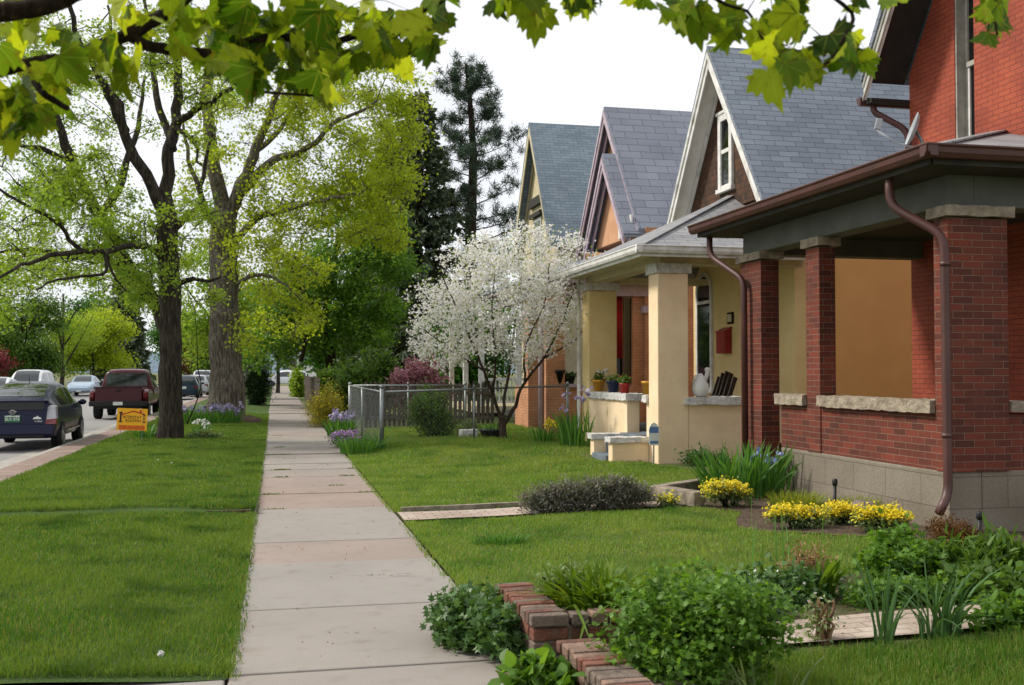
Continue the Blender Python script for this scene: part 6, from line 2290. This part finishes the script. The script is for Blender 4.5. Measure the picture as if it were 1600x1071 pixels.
for i, (x, y, rx, ry, h, lb) in enumerate(((4.95, 11.05, .40, .26, .26, 'mound of yellow flowers in front of the blue irises'), (4.92, 9.40, .42, .17, .19, 'long mound of yellow flowers left of the black sprinkler post'),
                                           (5.45, 9.50, .24, .16, .16, 'small mound of yellow flowers beside the pinkish rock'), (5.56, 8.95, .30, .17, .19, 'mound of yellow flowers nearest the downpipe'))):
    bush('alyssum_mound', lb, (x, y), rx, ry, h, M['sage'], 150, 14, .03, .03, 'oval', seed=90 + i, group='yellow flower mounds by the foundation', flowers=(M['fl_yellow'], 1900, .026), cat='flowers', top=True)
bush('alyssum_mound', 'few scattered yellow flowers at the end of the timber edging', (4.35, 11.3), .18, .12, .12, M['sage'], 50, 10, .03, .03, 'oval', seed=95, group='yellow flower mounds by the foundation', flowers=(M['fl_yellow'], 120, .026), cat='flowers', top=True)
for i, (x, y, lb) in enumerate(((1.45, 22.6, 'mauve flower cushion beside the sidewalk at the fence corner'),)):
    bush('phlox_cushion', lb, (x, y), .34, .5, .30, M['leaf_mid'], 120, 10, .04, .04, 'oval', seed=97 + i, flowers=(M['fl_mauve'], 1100, .045), cat='flowers')
bush('ground_cover', 'grey leaved ground cover at the right of the big dark trunk', (-1.55, 25.3), .5, .25, .12, M['sage'], 100, 14, .04, .05, 'oval', seed=99)
bush('low_bush', 'low dark prostrate plants at the foot of the yellow porch wall', (6.8, 16.1), .55, .18, .2, M['trail'], 110, 12, .05, .05, 'oval', seed=100)


def clump(name, label, c, n, h, spread, wd, m, lean=.5, cat='plant', group=None, segs=5, bend=.8, flowers=None, dz=0):
    x, y = c
    z = gz(x, y) + dz
    t = thing(name, label, cat, (x, y, z), group)
    sx, sy = spread if hasattr(spread, '__len__') else (spread, spread)
    a = rng.uniform(0, 6.283, n)
    q = np.sqrt(rng.uniform(0, 1, n))
    P = np.stack([x + np.cos(a) * q * sx, y + np.sin(a) * q * sy, np.full(n, z - .01)], 1)
    D = np.stack([np.cos(a) * q * lean * .7, np.sin(a) * q * lean * .7], 1)
    blades('leaves', P, h, wd, m, t, lean=lean * .55, hj=.3, D=D, segs=segs, bend=bend)
    if flowers:
        fm, k, fh, fs = flowers
        st, P2 = MB(), []
        for _ in range(k):
            aa, qq = rnd.uniform(0, 6.283), math.sqrt(rnd.random())
            fx, fy = x + math.cos(aa) * qq * sx, y + math.sin(aa) * qq * sy
            hh = fh * rnd.uniform(.75, 1.1)
            top = Vector((fx + rnd.gauss(0, .04), fy + rnd.gauss(0, .04), z + hh))
            st.tube([(fx, fy, z), top], [.006, .004], 5, caps=False)
            P2 = [tuple(top + Vector((rnd.gauss(0, fs * .3), rnd.gauss(0, fs * .3), rnd.gauss(0, fs * .35)))) for _ in range(9)]
            leaves('flower', np.array(P2), fs, fm, t, 'petal', (0, 0, 0), nup=.2, droop=.5)
        st.build('flower_stem', M['iris'], t)
    return t


clump('iris_clump', 'large clump of iris with pale blue flowers at the porch foundation', (5.62, 12.05), 240, .58, (.55, .35), .035, M['iris'], .55, flowers=(M['fl_blue'], 3, .55, .06), group='iris clumps')
clump('iris_clump', 'iris clump with purple flowers at the left corner of the yellow porch', (5.55, 19.3), 80, .62, (.3, .3), .035, M['iris'], .45, flowers=(M['fl_violet'], 5, .95, .09), group='iris clumps')
clump('iris_clump', 'purple and white irises beside the sidewalk by the pale timber', (1.6, 26.2), 190, .42, (.35, .6), .035, M['iris'], .5, flowers=(M['fl_violet'], 14, .54, .08), group='iris clumps')
clump('iris_clump', 'ring of violet irises round the thick grey trunk', (-2.15, 32.6), 420, .40, (1.2, .8), .035, M['iris'], .5, flowers=(M['fl_violet'], 34, .48, .085), group='iris clumps')
clump('grass_clump', 'dark green strap leaved clump in front of the mauve flowers', (1.62, 20.6), 220, .34, (.42, .32), .022, M['iris'], .7)
clump('tulip_clump', 'few yellow tulips on the lawn left of the yellow steps', (5.2, 20.4), 40, .30, (.25, .2), .03, M['iris'], .5, flowers=(M['fl_yellow'], 4, .42, .08))
clump('day_lily', 'bright green day lily clump on top of the raised brick planter', (1.80, 5.86), 420, .235, (.24, .2), .026, M['lily'], 1.25, bend=1.2, dz=.24)
clump('sedge_tuft', 'fine yellow green grass tuft between yellow flowers and foundation', (5.62, 10.75), 700, .2, (.28, .2), .006, M['sedge'], .8, group='fine grass tufts by the foundation')
clump('sedge_tuft', 'fine yellow green grass tuft right of the black sprinkler post', (5.95, 10.1), 700, .2, (.26, .2), .006, M['sedge'], .8, group='fine grass tufts by the foundation')
clump('grass_clump', 'tall arching blue green strap leaves standing before the brick path', (3.80, 5.55), 52, .42, (.14, .07), .018, M['strap'], 1.0, bend=1.3)
clump('grass_clump', 'narrow upright leaf bunch left of the tall arching leaves', (3.36, 5.42), 18, .44, (.05, .04), .017, M['strap'], .4)
clump('grass_clump', 'thin pale leaves at the foot of the feathery bush', (2.28, 4.62), 26, .26, (.2, .05), .012, M['sage'], .6)
clump('lettuce_plant', 'upright light green broad leaved plant among the weeds', (3.62, 6.55), 18, .30, (.07, .06), .06, M['lily'], .5)
clump('tall_weed', 'few tall thin dark stems at the lawn edge behind the bush', (3.45, 6.95), 9, .62, (.4, .2), .012, M['iris'], .35)
clump('white_flower', 'little white flowering plant on the verge right of the first trunk', (-1.75, 26.6), 60, .26, (.2, .15), .02, M['iris'], .6, flowers=(M['fl_white'], 5, .32, .06))
clump('leaf_tuft', 'green leaf tuft between the yard sign and the dark trunk', (-2.9, 25.6), 60, .32, (.25, .2), .03, M['iris'], .6)
clump('grass_tuft', 'dark green wild grass tuft in the middle of the nearest front lawn', (2.02, 9.55), 260, .10, (.26, .10), .008, M['iris'], .9)
# soil mound at the foot of the grey trunk, sapling
o = MB().ball((-.95, 33.6, -.02), .62, .8, .26, 18, 10).build('soil_mound', M['soil'], None, smooth=True, rough=.05)
tag(o, 'brown soil mound between the grey trunk and the sidewalk', 'soil mound')
o = MB().ball((-3.05, 25.2, .0), .16, .14, .09, 14, 8).build('soil_mound', M['soil'], None, smooth=True, rough=.03)
tag(o, 'small dark soil heap below the orange yard sign', 'soil mound')
T = Tree(77)
sapl = thing('sapling', 'thin bare sapling between the two big verge trunks', 'sapling', (-2.55, 31.0, 0))
T.limb([(-2.45, 31, 0), A(313, 610, 31), A(309, 575, 31), A(308, 540, 31), A(304, 480, 31)], .02, .006, 6, .002)
for q in ((285, 500), (325, 495), (298, 470), (318, 520), (290, 540)):
    T.cluster(A(q[0], q[1], 31))
T.grow(r0=.004, k=.006)
T.mb.build('trunk', M['twig'], sapl, smooth=True)
leaves('crown', T.leafpts(9, .1), .06, M['leaf_spring'], sapl)
# tub and stone at the foot of the flowering tree
tb = thing('planter_tub', 'black half tub planter left of the flowering tree stems', 'planter', (4.3, 21.9, .1))
q = at(768, 690, Z=.12)
b = MB()
b.lathe([(.19, 0), (.24, .24), (.255, .24), (.255, .28), (.22, .28), (.001, .24)], (q.x, q.y, .1), 22)
b.build('tub', M['black'], tb, smooth=True)
P = np.array([(q.x + rnd.gauss(0, .12), q.y + rnd.gauss(0, .12), .36) for _ in range(50)])
blades('plant', P, .14, .02, M['iris'], tb, lean=.4, segs=3)
o = MB().box(q.x - .62, q.x - .26, q.y + .1, q.y + .42, .05, .36).build('stone_block', M['whitestone'], None, cuts=3, rough=.02, bevel=.01)
tag(o, 'white stone block beside the black half tub', 'stone')

# ------------------------------------------------------------------ maple overhanging the camera: trunk just out of the picture on the left
tm_ = thing('maple_tree', 'near maple whose leafy branches hang across the top of the picture', 'tree', (-2.9, 1.6, 0))
T = Tree(91)
T.limb([(-2.9, 1.4, -.1), (-2.88, 1.45, 1.2), (-2.8, 1.5, 2.4), (-2.7, 1.5, 3.6), (-2.6, 1.6, 5.2)], .24, .16, 14, .01, .35)
b1 = [(-2.78, 1.5, 2.35), A(-700, 160, 2.2), A(-300, 60, 2.6), A(-80, 28, 2.75), A(0, 20, 2.8), A(60, 12, 2.8), A(115, -8, 2.8), A(200, -50, 2.8), A(330, -120, 2.9)]
T.limb(b1, .034, .016, 9, .002)
b2 = [(-2.78, 1.5, 2.2), A(-700, 260, 2.3), A(-300, 190, 2.7), A(-70, 134, 2.9), A(0, 112, 2.95), A(60, 97, 2.95), A(115, 92, 2.95), A(165, 68, 2.95), A(215, 48, 2.95), A(255, 22, 2.95), A(300, -12, 2.95), A(380, -90, 3.0), A(560, -170, 3.0)]
T.limb(b2, .014, .020, 9, .002)
b3 = [A(200, 55, 2.95), A(240, 74, 2.95), A(290, 80, 2.92), A(345, 84, 2.9), A(385, 66, 2.9), A(435, 57, 2.9), A(480, 68, 2.9), A(530, 64, 2.9), A(600, 40, 2.9), A(670, 12, 2.9), A(740, -30, 2.9)]
T.limb(b3, .016, .007, 8, .002)
T.limb([A(40, 100, 2.95), A(62, 140, 2.9), A(84, 158, 2.88), A(106, 170, 2.86)], .011, .007, 7, .001)
T.limb([A(360, 84, 2.9), A(380, 105, 2.85), A(405, 140, 2.8), A(450, 147, 2.8), A(500, 150, 2.8)], .006, .003, 6, .001)
# branch running over the frame to the right hand sprays
b4 = [A(380, -90, 3.0), A(600, -130, 2.8), A(850, -110, 2.6), A(1000, -70, 2.5), A(1110, -20, 2.45)]
T.limb(b4, .018, .008, 8, .002)
T.limb([A(1090, -35, 2.45), A(1130, 5, 2.42), A(1168, 18, 2.4), A(1184, 50, 2.4), A(1205, 78, 2.4)], .005, .003, 6, .001)
T.limb([A(1110, -20, 2.45), A(1180, -30, 2.4), A(1260, -25, 2.4), A(1330, 20, 2.38), A(1318, 60, 2.36), A(1300, 92, 2.35), A(1272, 108, 2.35), A(1238, 104, 2.35)], .006, .004, 6, .001)
T.limb([A(1260, -25, 2.4), A(1400, -50, 2.4), A(1540, -40, 2.4), A(1552, 20, 2.4), A(1558, 55, 2.4)], .006, .003, 6, .001)
T.limb([A(850, -110, 2.6), A(800, -40, 2.6), A(820, -5, 2.6)], .005, .003, 6, .001)
T.limb([A(850, -110, 2.6), A(910, -40, 2.55), A(925, 0, 2.55)], .005, .003, 6, .001)
LP, LT, LS = [], [], []
LS = []


def spray(u, v, Y, n, su, sv, dy=.12):
    for _ in range(int(n * .66 + .5)):
        p = A(u + T.r.gauss(0, su), v + T.r.gauss(0, sv), Y + T.r.gauss(0, dy))
        T.cluster(p)
        LP.append(tuple(p))
        LT.append((T.r.gauss(0, .55), T.r.gauss(-.15, .35), -1 + T.r.gauss(0, .25)))


for s in ((30, 40, 2.95, 10, 26, 18), (25, 110, 2.9, 15, 28, 24), (40, 160, 2.85, 12, 24, 18), (20, 190, 2.85, 8, 18, 12), (85, 125, 2.9, 7, 14, 18), (130, 60, 2.95, 5, 22, 12),
          (180, 78, 2.92, 8, 24, 16), (210, 95, 2.9, 7, 18, 12), (235, 10, 2.95, 10, 40, 14), (300, 20, 2.92, 16, 40, 22), (330, 80, 2.9, 8, 26, 12), (380, 30, 2.9, 20, 44, 26), (390, 110, 2.8, 5, 12, 8),
          (440, 20, 2.9, 18, 40, 26), (430, 85, 2.85, 7, 22, 14), (500, 20, 2.9, 22, 46, 26), (505, 120, 2.8, 7, 18, 14), (490, 75, 2.85, 8, 26, 14), (570, 40, 2.85, 20, 40, 24), (550, 85, 2.85, 8, 20, 10), (640, 25, 2.85, 20, 36, 22),
          (620, 75, 2.85, 7, 22, 10), (690, 20, 2.85, 14, 20, 22), (685, 60, 2.85, 5, 12, 8), (780, -12, 2.6, 8, 18, 10), (830, -5, 2.6, 8, 22, 10), (840, 8, 2.6, 4, 8, 6), (905, -10, 2.55, 7, 18, 10), (930, -8, 2.55, 6, 10, 8), (1010, -12, 2.5, 3, 12, 6), (1055, -2, 2.45, 5, 14, 8),
          (1095, 25, 2.42, 6, 16, 12), (1110, 5, 2.42, 6, 20, 10), (1135, 40, 2.42, 4, 12, 8), (1165, 35, 2.4, 5, 14, 10), (1190, 0, 2.4, 8, 24, 12), (1225, 15, 2.4, 7, 18, 14), (1205, 65, 2.4, 5, 14, 10), (1240, 75, 2.38, 5, 14, 10),
          (1250, 95, 2.35, 4, 12, 8), (1300, 55, 2.36, 6, 18, 8), (1335, 65, 2.36, 5, 12, 8), (1345, 90, 2.36, 3, 8, 6), (1215, 105, 2.35, 3, 10, 6), (1350, -8, 2.4, 5, 22, 6), (1395, -12, 2.4, 3, 12, 5), (1555, 10, 2.4, 4, 10, 8), (1550, 50, 2.4, 2, 8, 6), (1575, -5, 2.4, 3, 10, 6)):
    spray(*s)
T.grow(r0=.0013, k=.002, sag=.2, n=4, maxr=.004)
for k in range(9):                                             # unseen limbs and crown added above and behind the viewer to block sky light
    a = k * 2.4
    z0_ = 2.8 + .27 * k
    T.limb([(-2.7, 1.5, z0_), (-2.6 + math.cos(a) * 1.4, .6 + math.sin(a) * 1.4, z0_ + 1.2), (-2.5 + math.cos(a) * 2.8, 0 + math.sin(a) * 2.8, z0_ + 2.4)], .05, .012, 7, .02)
for _ in range(5200):
    d = Vector((T.r.gauss(0, 1), T.r.gauss(0, 1), T.r.gauss(0, 1))).normalized() * T.r.random() ** .35
    p = Vector((-1.7 + d.x * 4.2, -1.2 + d.y * 4.4, 5.6 + d.z * 2.7))
    q = p - Vector((0, 0, CAMH))
    dep = q.dot(_F)
    if dep > -.2:
        uu, vv = 800 + FPX * q.dot(_R) / max(dep, .05), 535.5 - FPX * q.dot(_U) / max(dep, .05)
        if -300 < uu < 1900 and vv > -250:
            continue
    LP.append(tuple(p))
    LT.append((T.r.gauss(0, .6), T.r.gauss(0, .6), -.6))
T.mb.build('trunk', M['bark_brown'], tm_, smooth=True)
leaves('crown', np.array(LP), .07, M['leaf_near'], tm_, 'maple', T=np.array(LT), tipj=.3, nup=-.2, fold=.6, droop=.6, sizej=.45)

# bits of litter on the sidewalk, dandelions gone to seed on the verge
P = np.array([(rnd.uniform(-.23, 1.33) if rnd.random() < .5 else rnd.choice([-.2, 1.28]) + rnd.gauss(0, .05), rnd.uniform(5.9, 26), .008) for _ in range(260)])
P = P[(P[:, 0] > -.23) & (P[:, 0] < 1.33)]
tag(leaves('leaf_litter', P, .022, M['dry'], None, 'oval', (0, 0, 0), nup=3, fold=.1, droop=.1), 'dry bits of leaf litter scattered on the sidewalk slabs', 'litter', kind='stuff')
for u, v, lb in ((251, 1021, 'white dandelion clock low in the near verge grass'), (268, 724, 'white dandelion clock in the verge grass before the dark trunk'), (247, 719, 'small dandelion clock left of the other one before the dark trunk')):
    q = at(u, v, Z=.08)
    dn = thing('dandelion', lb, 'dandelion', (q.x, q.y, .03), 'dandelion clocks on the verge')
    MB().tube([(q.x, q.y, .0), (q.x, q.y, q.z)], .002, 5).build('stalk', M['iris'], dn)
    leaves('seed_head', np.tile(np.array(q), (60, 1)), .016, M['fl_white'], dn, 'petal', (0, 0, .2), nup=0)

for o in bpy.data.objects:
    if 'local_frame' in o:
        del o['local_frame']
